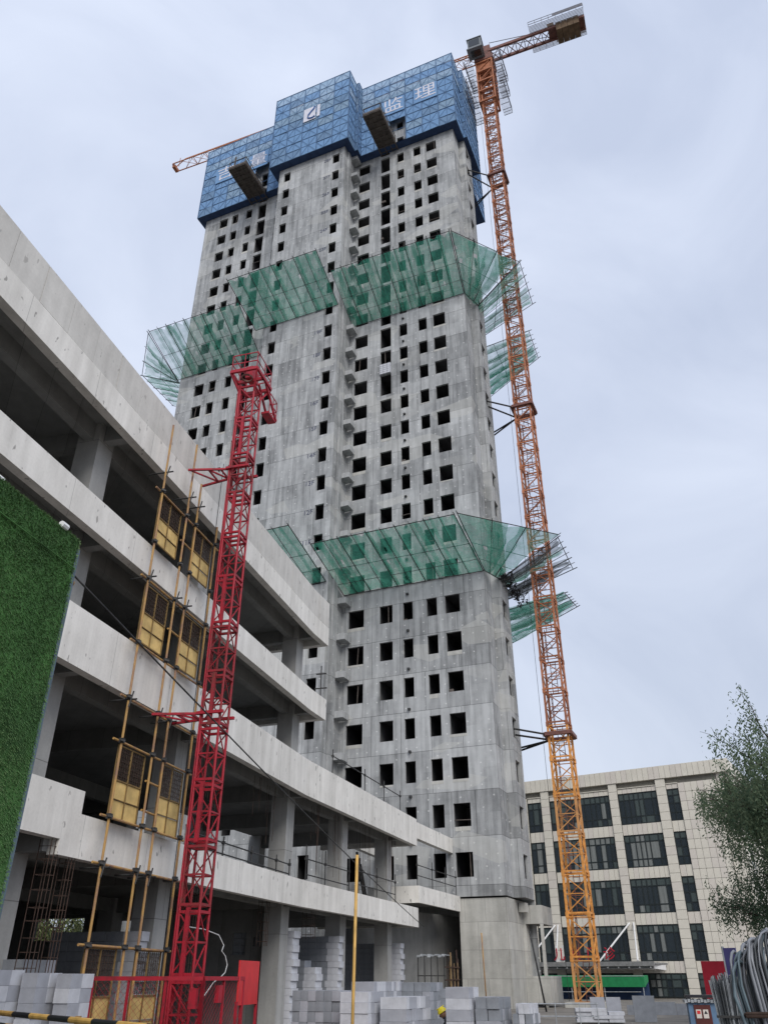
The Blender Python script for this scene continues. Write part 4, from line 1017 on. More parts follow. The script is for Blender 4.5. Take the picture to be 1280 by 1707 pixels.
rebar_cage(-15.4, 0.05, 0, 4.6, 'rusty column cage nearest the scaffold on its left')
rebar_cage(-8.0, 0.5, 0, 4.1, 'rusty column cage just right of the red hoist foot', 0.35)
rebar_cage(-2.3, 0.5, 2.6, 4.1, 'short rusty cage under the first band above the tall block wall', 0.3)
rebar_cage(2.2, 0.5, 3.0, 4.0, 'short rusty cage right of the tall block wall', 0.4)
hb = MB()
for i in range(46):
    u = rnd.choice([-7.6, -3.6, -1.8, 2.6, 5.2, 9.0, 12.5]) + rnd.uniform(-.35, .35); of = rnd.uniform(.35, .9)
    z1 = 8.3; hb.tube([PP(u, of, 8.3), PP(u + rnd.uniform(-.05, .05), of, 8.3 - rnd.uniform(.9, 3.0))], 0.009, 4)
o = hb.build('hanging_bars', M['rust']); o.location = PO; o.rotation_euler = (0, 0, PRZ); o['kind'] = 'stuff'; tag(o, 'many thin rusty bars hanging under the second band', 'bars')

# ================================================================= GREEN TURF SCREEN (near left)
gw = thing('turf_screen', 'tall screen covered in artificial green turf at the left edge', 'screen', PO, PRZ)
mb = MB(); pbox(mb, -40, -22.52, -4.0, -3.9, 0.3, 8.15); mb.build('turf_backing', M['turf'], gw)
mb = MB(); pbox(mb, -22.515, -22.43, -4.0, -3.86, 0.0, 8.0); pbox(mb, -40, -22.5, -3.89, -3.82, 0.3, 8.0); mb.build('steel_edge', M['steel_blue'], gw)
bl = MB()
for i in range(95000):
    f = rnd.random() ** 1.0; u = -22.5 - 6.5 * f; z = rnd.uniform(2.2, 8.17); a = rnd.uniform(-.8, .8); l_ = rnd.uniform(.018, .04); w_ = 0.009
    x = 4.0; dx = rnd.uniform(.012, .035)
    bl.poly([(x, u - w_, z), (x, u + w_, z), (x + dx, u + a * .03, z - l_ * rnd.uniform(.1, 1.0))])
for i in range(5000):
    u = -22.5 - 6.5 * rnd.random(); x = 4.0 - rnd.random() * .1; z = 8.14
    bl.poly([(x, u - .012, z), (x, u + .012, z), (x + rnd.uniform(-.02, .05), u + rnd.uniform(-.03, .03), z + rnd.uniform(.01, .06))])
for i in range(5000):
    z = rnd.uniform(2.2, 8.15); x = 4.0 - rnd.random() * .08
    bl.poly([(x, -22.51, z - .012), (x, -22.51, z + .012), (x + rnd.uniform(-.01, .03), -22.5 + rnd.uniform(.0, .05), z + rnd.uniform(-.05, .03))])
bl.build('turf_blades', M['turf_blade'], gw, kind='stuff')
mb = MB()
mb.tube([PP(-30, -3.98, 8.17), PP(-24.5, -3.98, 8.18)], 0.035, 8); mb.tube([PP(-23.05, -4.0, 8.2), PP(-22.9, -4.0, 8.2)], 0.06, 8)
mb.build('white_trim', M['white_steel'], gw)
mb = MB(); mb.tube([PP(-23.4, -3.8, 7.55), PP(-22.2, -3.8, 7.5)], 0.05, 8); mb.build('tube_end', M['scaffold'], gw)
mb = MB(); mb.tube([PP(-32, -4.035, 7.75), PP(-22.52, -4.035, 7.6)], 0.012, 5); mb.build('seam_wire', M['turf'], gw)
# power cable from the screen to the podium end
cbp = []
a_, b_ = Vector(PP(-22.4, -3.95, 7.55)), Vector(PP(15.7, -0.35, 4.05))
for i in range(25):
    t = i / 24; p = a_.lerp(b_, t); p.z -= 0.35 * 4 * t * (1 - t) * 0.5; cbp.append(p)
mb = MB(); mb.tube(cbp, 0.018, 6); o = mb.build('power_cable', M['pole_dark'], smooth=True); o.location = PO; o.rotation_euler = (0, 0, PRZ)
tag(o, 'long dark cable slung from the turf screen across the podium front', 'cable')

# ================================================================= BARRIER
def barrier_rail(p, q, label, seg=0.95, first=0):
    t = thing('barrier_pole', label, 'barrier pole', group='striped barrier poles')
    p, q = Vector(p), Vector(q); d = q - p; n = max(1, int(d.length / seg))
    for k in range(n):
        m_ = MB(); m_.tube([p + d * (k / n), p + d * ((k + 1) / n)], 0.035, 10); m_.build('stripe', M['yellow'] if (k + first) % 2 == 0 else M['black'], t)
    return t
barrier_rail((-6.6, 14.9, 1.16), (-2.0, 9.2, 1.16), 'upper yellow and black barrier pole at the bottom left', 0.7, 0)
barrier_rail((-6.2, 14.8, 0.98), (-1.6, 9.1, 0.98), 'lower yellow and black barrier pole at the bottom left', 0.75, 1)
mb = MB()
for f in (0.12, 0.62, 1.0):
    p = Vector((-6.6, 14.95, 0)).lerp(Vector((-2.0, 9.25, 0)), f); mb.bx(p.x - .03, p.x + .03, p.y - .03 + .06, p.y + .03 + .06, 0, 1.2)
o = mb.build('barrier_post', M['wood']); tag(o, 'posts that carry the striped barrier poles', 'barrier post')

# ================================================================= BLOCK WALLS AND STACKS
def block_mesh(l, d, h, m, name='block'):
    mb = MB(); bv = 0.006
    mb.bx(-l / 2, l / 2, -d / 2, d / 2, 0, h); me = mb.mesh(name, m)
    return me
bm = {}
def blk(l, d, h, m):
    k = (round(l, 2), round(d, 2), round(h, 2), m)
    if k not in bm: bm[k] = block_mesh(l, d, h, M[m])
    return bm[k]
def stack(label, x, y, rz, nx, ny, nz, l, d, h, z0=0.12, ms=('block', 'block_light'), miss=(), jit=0.012, group='stacks of grey aerated blocks', pallet=True):
    t = thing('block_stack', label, 'block stack', (x, y, 0), R(rz), group)
    if pallet:
        p = MB(); W_ = nx * l; D_ = ny * d
        for k in range(4): p.bx(-W_ / 2, W_ / 2, -D_ / 2 + k * D_ / 4 + .02, -D_ / 2 + k * D_ / 4 + .1, 0.09, z0 - .002)
        for k in (-.45, 0, .45): p.bx(k * W_ - .05, k * W_ + .05, -D_ / 2, D_ / 2, 0, .088)
        p.build('pallet', M['wood'], t)
    for k in range(nz):
        for i in range(nx):
            for j in range(ny):
                if 0 < i < nx - 1 and 0 < j < ny - 1 and k < nz - 1: continue
                if (i, j, k) in miss: continue
                m = ms[0] if rnd.random() < 0.7 else ms[1]
                inst('block', blk(l - .006, d - .006, h - .004, m), t, ((i - (nx - 1) / 2) * l + rnd.uniform(-jit, jit), (j - (ny - 1) / 2) * d + rnd.uniform(-jit, jit) * 1.6, z0 + k * h), (0, 0, rnd.uniform(-.012, .012)))
    return t
# front row along the yard, about 24 m from the camera
stack('wide stack showing small block ends, leftmost of the front row', -1.63, 25.40, -22.87, 6, 2, 5, 0.240, 0.600, 0.238, ms=('block_dark', 'block'), miss=(), jit=0.014)
stack('long high stack behind the yellow pole', -0.24, 26.25, -22.87, 1, 10, 6, 0.680, 0.200, 0.232, ms=('block', 'block_light'), miss=(), jit=0.014)
stack('low stack in front of the yellow pole with smooth faces', -0.61, 24.21, -22.87, 1, 5, 5, 0.780, 0.200, 0.235, ms=('block', 'block_light'), miss=(), jit=0.014)
stack('pale stack with narrow block edges beside the crouching worker', 0.52, 24.56, -22.87, 1, 9, 4, 0.720, 0.200, 0.265, ms=('block', 'block_light'), miss=(), jit=0.014)
stack('low long stack behind the worker in front of the end pier', 1.05, 27.51, -22.87, 4, 4, 6, 0.240, 0.300, 0.228, ms=('block_dark', 'block'), miss=(), jit=0.014)
stack('smooth stack right of the worker with stepped top', 2.10, 24.96, -22.87, 1, 6, 5, 0.660, 0.190, 0.255, ms=('block', 'block_light'), miss=((0,4,4),(0,5,4)), jit=0.014)
stack('stack right of the smooth stack with two block faces side by side', 2.84, 24.86, -22.87, 2, 5, 4, 0.330, 0.220, 0.262, ms=('block_dark', 'block'), miss=(), jit=0.014)
stack('uneven stack of small blocks, rightmost of the front row', 3.71, 24.87, -22.87, 3, 5, 4, 0.150, 0.200, 0.225, ms=('block_light', 'block_dark'), miss=((0,0,3),(2,2,3)), jit=0.028)
stack('low stack in shadow behind the smooth stack right of the worker', 1.59, 28.04, -22.87, 2, 3, 5, 0.500, 0.300, 0.240, ms=('block_dark', 'block_dark'), miss=(), jit=0.014)
# left stacks under the podium
stack('pale narrow stack in the bottom left corner of the yard', -7.62, 18.3, -15, 1, 2, 6, 0.38, 0.4, 0.27, ms=('block', 'block_light'))
stack('dark stack topping the others behind the corner stack', -8.3, 20.6, -15, 2, 3, 7, 0.6, 0.4, 0.262, ms=('block_dark', 'block'))
stack('stack between the two rebar cages under the podium', -7.02, 18.85, -15, 1, 2, 6, 0.36, 0.4, 0.262, ms=('block', 'block_light'))
stack('stack beside the left scaffold upright', -6.42, 19.1, -15, 1, 2, 6, 0.34, 0.4, 0.26, ms=('block', 'block_light'))

def block_wall(label, u, off0, n, nz, th=0.5, toothed=True, ms=('block_dark', 'block'), l=0.6, h=0.25):
    t = thing('block_wall', label, 'block wall', PO, PRZ, 'part built block walls in the podium')
    a = R(0 if u <= 0 else -4)
    for k in range(nz):
        sh_ = (0.3 if k % 2 else 0) if toothed else 0
        for i in range(n):
            if i == 0 and k == nz - 1 and rnd.random() < .4: continue
            p = PP(u + rnd.uniform(-.012, .012), off0 + sh_ * .22 * (1 if i == 0 else 0) + rnd.uniform(0, .045) * (i == 0) + i * l + l / 2, k * h)
            inst('block', blk(l - .008, th, h - .006, ms[0] if i else 'block_light'), t, p, (0, 0, a + rnd.uniform(-.01, .01)))  # light from the road painted in: pale end blocks, dark blocks for shaded sides
    return t
block_wall('tall toothed block wall behind the first round column of the podium', 1.5, 0.75, 7, 13, 0.62)
block_wall('half height block wall right of the tall toothed wall', 4.2, 0.85, 5, 9, 0.7)
block_wall('tall toothed block wall behind the yellow pole', 6.4, 0.75, 6, 13, 0.5)
block_wall('tall narrow block wall under the end of the first band', 15.4, 0.75, 6, 13, 0.55)
block_wall('block wall inside the ground storey behind the hoist mast', -9.9, 0.9, 5, 11, 0.42)

def lone_tube(name, label, p, q, r, m, cat='pole'):
    mb = MB(); p, q = Vector(p), Vector(q); mb.tube([Vector((0, 0, 0)), (q - p) * .5, q - p], r, 10); o = mb.build(name, M[m], smooth=True); o.location = p; tag(o, label, cat); return o
lone_tube('steel_pole', 'upright yellow steel pole standing among the front block stacks', (-0.44, 11.99, 0), (-0.40, 11.99, 3.08), 0.021, 'yellow')
lone_tube('steel_pole', 'thin rust orange pole against the tower base', (5.35, 49.75, 0), (5.27, 49.72, 3.75), 0.035, 'scaffold')
lone_tube('steel_pole', 'thin dark pole leaning against the tower corner', (8.75, 51.3, 0), (8.2, 51.34, 3.9), 0.05, 'pole_dark')

# tied rods and slab scraps between podium and tower
rr = thing('rebar_rack', 'rack of upright rods under a rough board between podium and tower', 'rack', (2.45, 48.9, 0), R(-12))
mb = MB(); 
for i in range(9): mb.bx(-.75 + i * .19, -.57 + i * .19, -.4, .4, 2.55 + .04 * (i % 3), 2.66 + .04 * (i % 2))
mb.build('cover_board', M['tin'], rr)
for x in (-.7, -.35, 0.0, .35, .7):
    mb = MB(); mb.tube([(x, -.3, 0), (x, -.3, 2.56)], 0.028, 6); mb.build('upright', M['pole_dark'], rr)
mb = MB(); mb.bar((-.75, -.3, 1.7), (.75, -.3, 1.7), .05); mb.bar((-.75, -.3, .9), (.75, -.3, .9), .05); mb.build('crossbar', M['pole_dark'], rr)
tw = thing('tied_bundle', 'upright bundle of rusty rods tied together beside the tower base', 'bundle', (3.55, 49.1, 0), R(-12))
for i in range(16):
    mb = MB(); x, y = rnd.uniform(-.35, .35), rnd.uniform(-.2, .2); mb.tube([(x, y, 0), (x + rnd.uniform(-.05, .05), y, rnd.uniform(2.2, 2.95))], rnd.uniform(.016, .035), 6); mb.build('rod', M['rust'] if i % 3 else M['wood'], tw)
mb = MB()
for z in (.8, 1.5, 2.1): mb.bar((-.42, -.22, z), (.42, -.22, z + rnd.uniform(-.08, .08)), .06)
mb.build('binding', M['rust'], tw)

# ================================================================= WORKER (crouching, only the helmet clears the stacks)
def worker(x, y, rz):
    t = thing('person', 'worker in dark clothes and yellow helmet crouching behind the block stacks', 'person', (x, y, 0), rz)
    V = {}; E_ = []; RAD = {}
    def v(n, p, r, par=None):
        V[n] = len(V); pts_.append(p); rad_.append(r)
        if par: E_.append((V[par], V[n]))
    pts_, rad_ = [], []
    v('pelvis', (0, 0.12, 0.34), .15); v('belly', (0, 0.0, 0.48), .145, 'pelvis'); v('chest', (0, -.14, .60), .155, 'belly'); v('neck', (0, -.22, .68), .062, 'chest'); v('head', (0, -.25, .74), .06, 'neck')
    for s in (-1, 1):
        k = 'l' if s < 0 else 'r'
        v('hip' + k, (.1 * s, .08, .32), .095, 'pelvis'); v('knee' + k, (.2 * s, -.26, .44), .065, 'hip' + k); v('ank' + k, (.15 * s, .04, .09), .042, 'knee' + k); v('heel' + k, (.15 * s, -.02, .045), .042, 'ank' + k); v('toe' + k, (.17 * s, -.2, .035), .032, 'heel' + k)
        v('sho' + k, (.19 * s, -.16, .62), .062, 'chest'); v('elb' + k, (.27 * s, -.3, .42), .042, 'sho' + k); v('wri' + k, (.15 * s, -.48, .3), .028, 'elb' + k); v('palm' + k, (.13 * s, -.54, .27), .026, 'wri' + k)
        for i in range(4):
            a = (i - 1.5) * .02; ln = (.062, .075, .07, .055)[i]
            v('f%d%s' % (i, k), ((.13 + a) * s, -.585, .26), .0105, 'palm' + k); v('g%d%s' % (i, k), ((.13 + a * 1.2) * s, -.585 - ln * .6, .24), .0095, 'f%d%s' % (i, k)); v('h%d%s' % (i, k), ((.13 + a * 1.2) * s, -.585 - ln * .75, .205), .0085, 'g%d%s' % (i, k))
        v('t0' + k, (.095 * s, -.55, .255), .011, 'palm' + k); v('t1' + k, (.075 * s, -.585, .235), .0095, 't0' + k)
    me = bpy.data.meshes.new('body'); me.from_pydata(pts_, E_, []); 
    o = bpy.data.objects.new('body', me); C.objects.link(o); o.parent = t
    sk = o.modifiers.new('skin', 'SKIN'); sk.use_smooth_shade = True
    for i, q in enumerate(me.skin_vertices[0].data): q.radius = (rad_[i], rad_[i]); q.use_root = (i == 0)
    ss = o.modifiers.new('sub', 'SUBSURF'); ss.levels = 2; ss.render_levels = 2
    me.materials.append(M['cloth'])
    bmh = bmesh.new(); bmesh.ops.create_uvsphere(bmh, u_segments=20, v_segments=14, radius=.1)
    for q in bmh.verts:
        q.co.x *= .80; q.co.z *= 1.18
        if q.co.y < -.06 and abs(q.co.x) < .02 and -.04 < q.co.z < .02: q.co.y -= .022
        if q.co.y < -.06 and .015 < abs(q.co.x) < .05 and 0 < q.co.z < .03: q.co.y += .008
        if q.co.y < -.05 and -.07 < q.co.z < -.045: q.co.y += .006
        if abs(q.co.x) > .07 and abs(q.co.z) < .03 and abs(q.co.y) < .03: q.co.x *= 1.15
    hm = bpy.data.meshes.new('head'); bmh.to_mesh(hm); bmh.free(); hm.materials.append(M['skin']); hm.polygons.foreach_set('use_smooth', [True] * len(hm.polygons))
    inst('head', hm, t, (0, -.27, .80), (R(35), 0, 0))
    mb = MB(); n = 20; rows = 7
    for r_ in range(rows):
        a = r_ / (rows - 1) * math.pi / 2
        for k in range(n): mb.V.append((.118 * math.cos(a) * math.cos(2 * math.pi * k / n) * .9, .135 * math.cos(a) * math.sin(2 * math.pi * k / n), .125 * math.sin(a)))
    for r_ in range(rows - 1):
        for k in range(n): mb.F.append((r_ * n + k, r_ * n + (k + 1) % n, (r_ + 1) * n + (k + 1) % n, (r_ + 1) * n + k)); mb.I.append(0)
    b0_ = len(mb.V)
    for k in range(n):
        c_, s_ = math.cos(2 * math.pi * k / n), math.sin(2 * math.pi * k / n); mb.V.append((.128 * c_ * .9, .15 * s_ - (.03 if s_ < -.3 else 0), -.008))
    for k in range(n): mb.F.append((k, b0_ + k, b0_ + (k + 1) % n, (k + 1) % n)); mb.I.append(0)
    mb.bx(-.012, .012, -.12, .12, .105, .132)
    o = mb.build('helmet', M['helmet'], t, smooth=True, loc=(0, -.285, .84)); o.rotation_euler = (R(30), 0, 0)
    return t
worker(1.80, 25.6, R(-95)).scale = (.95, .95, .95)

# ================================================================= HOSPITAL-LIKE OFFICE BUILDING (right background)
hosp = thing('office_building', 'beige stone clad building with dark gridded windows behind the crane', 'building', HO, HRZ)
GZ = -0.0
FLZ = [(14.87, 17.80), (10.91, 13.83), (6.92, 9.87), (2.95, 5.90), (0.1, 1.95)]
BAYS = [(10.25, 8.7), (7.8, 1.3), (0.42, -3.52), (-4.5, -5.65)]     # s from left to right
PIERS = [(8.7, 7.8), (1.3, 0.42), (-3.52, -4.5)]
XL, XR = -24.0, 9.35
core = MB(); core.bx(XL, XR, 0.32, 16, 0, 19.0); core.build('core_wall', M['stone_joint'], hosp)
def tiles(x0, x1, z0, z1, y, tw_, th_, name='stone_tile', dy=0.06, ms=('stone', 'stone2')):
    """cladding slabs with open joints, one mesh object per strip of slabs"""
    nx = max(1, round((x1 - x0) / tw_)); nz = max(1, round((z1 - z0) / th_)); w_ = (x1 - x0) / nx; h_ = (z1 - z0) / nz
    for i in range(nx):
        for j in range(nz):
            k = (round(w_, 3), round(h_, 3), rnd.random() < .3)
            if k not in tile_c:
                mb = MB(); g_ = .014; mb.bx(g_, w_ - g_, 0, dy, g_, h_ - g_); tile_c[k] = mb.mesh(name, M[ms[1] if k[2] else ms[0]])
            cnt[0] += 1
            if cnt[0] <= 300: inst(name, tile_c[k], hosp, (x0 + i * w_, y + rnd.uniform(-.004, .004), z0 + j * h_))
            else:
                g_ = .014; (rest2 if k[2] else rest).bx(x0 + i * w_ + g_, x0 + (i + 1) * w_ - g_, y, y + dy, z0 + j * h_ + g_, z0 + (j + 1) * h_ - g_)
tile_c = {}; cnt = [0]; rest = MB(); rest2 = MB()
for s0, s1 in PIERS: tiles(-s0, -s1, 0.0, 18.85, -0.02, 0.95, 0.78)
for bi_, (s0, s1) in enumerate(BAYS):
    prev = 19.15
    for (za, zb_) in FLZ:
        lo, hi = zb_, (18.3 if prev > 19 else prev)
        tiles(-s0, -s1, lo + .02, hi - .02, 0.12, 0.52, (hi - lo))
        prev = za
    mb = MB(); mb.bx(-s0, -s1, .04, .3, 18.3, 18.36); mb.build('band_moulding', M['stone'], hosp)
tiles(5.68, 9.35, 0.0, 18.3, 0.02, 0.62, 0.86)
tiles(XL, -10.3, 0.0, 18.3, 0.02, 1.2, 1.4)
tiles(XL, 10.72, 18.86, 20.1, -0.12, 0.55, 1.24, dy=.5)
rt = MB(); rt.bx(10.2, 10.7, .4, 15, 18.86, 20.1); rt.bx(XL, 10.2, 15, 15.3, 18.86, 20.0); rt.build('roof_parapet', M['stone'], hosp)
tiles(9.37, 10.6, 0.0, 18.85, 0.24, 0.62, 0.86)
rest.build('stone_cladding', M['stone'], hosp, kind='stuff'); rest2.build('stone_cladding', M['stone2'], hosp, kind='stuff')
# right corner pier and return wall with slit windows
cor = MB(); cor.bx(9.37, 10.6, 0.3, 1.6, 0, 19.0); cor.bx(9.38, 10.55, 1.6, 14, 0, 18.8); cor.build('corner_pier', M['stone'], hosp)
for z0_, z1_ in ((9.5, 12.6), (5.6, 8.7), (1.6, 4.8), (13.4, 16.4)):
    for y in (3.0, 4.2):
        mb = MB(); mb.bx(10.52, 10.57, y, y + .5, z0_, z1_); mb.build('slit_window', M['win_frame'], hosp)
def window(s0, s1, z0, z1, cols, rows, curtain):
    x0, x1 = -s0, -s1; o_ = None
    fr = MB(); y = 0.16; wd = .10
    xs = [x0 + (x1 - x0) * c for c in cols]; zs = [z0 + (z1 - z0) * r_ for r_ in rows]
    for x in xs: fr.bx(x - wd / 2, x + wd / 2, y, y + .1, z0, z1)
    for z in zs: fr.bx(x0, x1, y + .012, y + .088, z - wd / 2, z + wd / 2)
    f = fr.build('window', M['win_frame'], hosp)
    for i in range(len(xs) - 1):
        for j in range(len(zs) - 1):
            m = 'win_glass'
            if j == len(zs) - 2 or rnd.random() < .15: m = 'win_glass2'
            if curtain and 0 < i < len(xs) - 2 and rnd.random() < curtain: m = 'curtain'
            p = MB(); p.bx(xs[i] + wd / 2, xs[i + 1] - wd / 2, y + .04, y + .055, zs[j] + wd / 2, zs[j + 1] - wd / 2); p.build('pane', M[m], f)
for fi, (za, zb_) in enumerate(FLZ):
    for bi_, (s0, s1) in enumerate(BAYS):
        if bi_ == 1: cl_ = (0.01, .09, .18, .30, .38, .50, .58, .68, .76, .84, .92, .99)
        elif bi_ == 2: cl_ = (0.01, .14, .28, .40, .52, .64, .86, .99)
        elif bi_ == 0: cl_ = (0.01, .34, .75, .99)
        else: cl_ = (.02, .47, .98)
        rw_ = (.01, .26, .55, .8, .99) if bi_ == 3 else (.01, .24, .78, .99)
        if fi == 4: rw_ = (.01, .4, .75, .99)
        window(s0, s1, za, zb_, cl_, rw_, (.1, .75, .12, .35, .25)[fi])
# entrance canopy with hangers, ribs and lettering
ca = MB(); ca.bx(-10.2, 2.0, -4.6, -0.05, 2.62, 2.78); ca.bx(-10.2, 2.02, -4.72, -4.6, 2.5, 2.86); ca.bx(-10.2, 1.9, -4.5, -4.3, 2.3, 2.5)
ca.build('canopy_slab', M['canopy'], hosp)
for i in range(13):
    x = -9.8 + i * 0.95; p = MB(); p.box8([(x, -4.62, 2.35), (x + .08, -4.62, 2.35), (x + .5, -1.2, 2.2), (x + .42, -1.2, 2.2), (x, -4.62, 2.6), (x + .08, -4.62, 2.6), (x + .5, -1.2, 2.6), (x + .42, -1.2, 2.6)]); p.build('canopy_rib', M['white_steel'], hosp)
for a, b in (((-1.0, -.03, 6.1), (-2.9, -4.4, 2.9)), ((-.6, -.03, 6.1), (.55, -4.4, 2.9)), ((-8.45, -.03, 6.1), (-9.9, -4.4, 2.9)), ((-8.15, -.03, 6.1), (-7.0, -4.4, 2.9))):
    p = MB(); p.tube([a, b], .075, 8); p.build('canopy_hanger', M['white_steel'], hosp)
for ch, x in zip('儿科门诊', (-6.55, -5.0, -3.4, -1.85)):
    me = text_mesh(ch, 1.12, M['sign_red'], .05, 'sign_character'); inst('sign_character', me, hosp, (x, -4.66, 3.42), (R(90), 0, 0))
p = MB()
for x in (-6.9, -6.25): p.bx(x, x + .1, -4.6, -4.5, 2.86, 4.2)
p.bx(-6.95, -6.15, -4.58, -4.54, 2.9, 3.15); p.build('sign_support', M['white_steel'], hosp)
awn = thing('site_awning', 'green strip awning over a dark site passage below the canopy', 'awning', HO, HRZ)
p = MB(); p.box8([(-7.5, -8, .92), (1.9, -8, .95), (1.9, -6.8, 1.35), (-7.5, -6.8, 1.35), (-7.5, -8.02, 1.68), (1.9, -8.02, 1.7), (1.9, -6.8, 1.8), (-7.5, -6.8, 1.8)]); p.build('awning_cloth', M['awning'], awn)
p = MB()
for x in (-7.4, -4.5, -1.6, 1.7): p.tube([(x, -7.9, 0), (x, -7.9, 1.0)], .04, 6)
p.tube([(-7.5, -8.05, .55), (1.5, -8.05, .6)], .03, 6); p.tube([(-7.5, -8.02, 1.72), (1.9, -8.02, 1.74)], .03, 6); p.build('awning_frame', M['tin'], awn)
p = MB(); p.bx(-7.4, 1.8, -6.6, -6.5, 0, 1.3); p.build('awning_back', M['navy'], awn)

# ================================================================= YARD ON THE RIGHT
fw = thing('site_wall', 'low grey site wall of concrete sheets in front of the beige building', 'wall', (13.4, 47.0, 0), R(-8))
for i in range(4):
    p = MB(); p.bx(-1.3 + i * 1.2, -.12 + i * 1.2, 0, .08, 0, 0.42 + .07 * ((i * 5) % 3)); p.build('wall_sheet', M['block_dark'], fw)
def slabs(label, x, y, rz):
    t = thing('slab_pile', label, 'slab pile', (x, y, 0), R(rz))
    for k in range(4):
        for i in range(3):
            if k == 3 and i == 2: continue
            inst('slab', blk(.62, .8, .115, 'block_light'), t, ((i - 1) * .63 + rnd.uniform(-.04, .04), rnd.uniform(-.05, .05), .06 + k * .12), (0, 0, rnd.uniform(-.03, .03)))
    return t
slabs('flat pile of pale slabs in front of the crane foot', 8.7, 38.4, -8)
for i, (x, y, lab) in enumerate(((8.95, 39.6, 'left grey panel standing on edge behind the slab pile'), (9.6, 39.5, 'right grey panel standing on edge behind the slab pile'))):
    p = MB(); p.bx(-.3, .3, -.04, .04, 0, .9); o = p.build('wall_panel', M['block']); o.location = (x, y, 0); o.rotation_euler = (R(-6), 0, R(-6)); tag(o, lab, 'panel')
p = MB(); p.bx(-.45, .45, -.05, .05, 0, .95); o = p.build('wall_panel', M['block_dark']); o.location = (10.9, 39.6, 0); o.rotation_euler = (R(-4), 0, R(-10)); tag(o, 'wide grey panel standing right of the pair behind the slab pile', 'panel')
gd = thing('guard_rail', 'thin grey tube rail at the right end of the front stacks', 'guard rail', (6.6, 35.5, 0), R(-6))
for z in (.35, .75):
    p = MB(); p.tube([(-1.2, 0, z), (1.4, 0, z)], .02, 6); p.build('rail_tube', M['tin'], gd)
for x in (-1.1, -.2, .7, 1.35):
    p = MB(); p.tube([(x, 0, 0), (x, 0, .8)], .02, 6); p.build('post', M['tin'], gd)
# cabinet with two warning notices
kb = thing('site_cabinet', 'brown and blue site cabinet with two warning notices on its door', 'cabinet', (6.42, 18.95, 0), R(-14))
p = MB(); p.bx(-.3, .3, 0, .5, .05, 1.16); p.build('cabinet_body', M['blue_sheet'], kb)
p = MB(); p.bx(-.2, .12, -.02, -.002, .08, 1.13); p.build('door', M['door_brown'], kb)
for k, x in enumerate((-.12, .015)):
    p = MB(); p.bx(x - .05, x + .05, -.026, -.0215, .90, 1.05); nt_ = p.build('warning_notice', M['paper'], kb)
    q = MB()
    if k == 0: q.bx(x - .032, x + .032, -.03, -.0265, .975, 1.03)
    else: q.poly([(x - .034, -.0285, .975), (x + .034, -.0285, .975), (x, -.0285, 1.035)])
    q.build('warning_symbol', M['bright_red'] if k == 0 else M['black'], nt_)
p = MB()
for i in range(12): p.bx(-.36 + i * .062, -.31 + i * .062, -.06, .56, 1.165 + .012 * (i % 2), 1.22 + .012 * (i % 2))
p.build('corrugated_roof', M['tin'], kb)
p = MB(); p.bx(-.32, .4, -.03, .5, 1.25, 1.3); p.build('roof_board', M['black'], kb)
rs = thing('notice_board', 'plain dark red notice board standing behind the wire rope bundle', 'notice board', (13.4, 37.7, 0), R(-14))
p = MB(); p.bx(-.42, .55, 0, .06, .85, 2.2); p.build('board', M['sign_red'], rs)
p = MB(); p.bx(-.35, -.28, .061, .12, 0, 2.0); p.bx(.35, .42, .061, .12, 0, 2.0); p.build('leg', M['pole_dark'], rs)
pb = thing('notice_board', 'narrow purple board seen edge on beside the cable coil', 'notice board', (5.0, 13.3, 0), R(-40))
p = MB(); p.bx(-.07, .1, 0, .05, 1.55, 1.98); p.build('board', M['purple'], pb); p = MB(); p.bx(-.09, -.072, -.01, .06, 0, 2.0); p.build('leg', M['tin'], pb)
# big coil of cables
cc = thing('cable_coil', 'big bundle of grey cables bent over at the top in the right corner', 'cable bundle', (4.42, 10.3, 0), R(-22))
for i in range(84):
    f = i / 83; x = -0.50 + 1.2 * f + rnd.uniform(-.02, .02); dpt = rnd.uniform(-.1, .3)
    h = 1.80 + 0.22 * math.sin(min(1, f * 2.2) * math.pi / 2) + rnd.uniform(-.05, .07) + .12 * f; rr_ = rnd.uniform(.12, .3); lean = -0.16 * (1 - f) + rnd.uniform(-.03, .03); bend = rnd.uniform(.1, .32)
    pts = [(x + .14 - lean * .3, dpt, 0), (x + .1, dpt - .02, .6), (x + .02, dpt - .03, 1.2), (x + lean * .15, dpt - .02, h - .34)]
    for q in range(1, 9):
        a = math.pi * q / 8; pts.append((x + lean * .15 + (1 - math.cos(a)) * bend * .5, dpt + (1 - math.cos(a)) * rr_, h - .34 + math.sin(a) * .34))
    pts.append((x + bend + .05, dpt + 2 * rr_ + .05, .8)); pts.append((x + bend + .1, dpt + 2 * rr_ + .05, 0))
    mb = MB(); mb.tube(pts, rnd.uniform(.012, .022), 8); mb.build('cable', M[('cable_a', 'cable_a', 'cable_c', 'cable_b')[i % 4 if rnd.random() < .7 else rnd.randrange(4)]], cc, smooth=True)
mb = MB()
for z in (1.26, 1.235):
    mb.tube([(-.45 + 1.45 * k / 14, -.16 - .05 * math.sin(math.pi * k / 14), z + .03 * k / 14) for k in range(15)], .018, 8)
mb.tube([(-.45, -.14, 1.25), (-.5, .1, 1.22), (-.42, .5, 1.2)], .02, 8)
mb.build('binding_band', M['rust'], cc)
rbn = thing('wire_rope_bundle', 'upright bundle of thin grey wire ropes left of the cable coil', 'rope bundle', (4.83, 13.2, 0), R(-20))
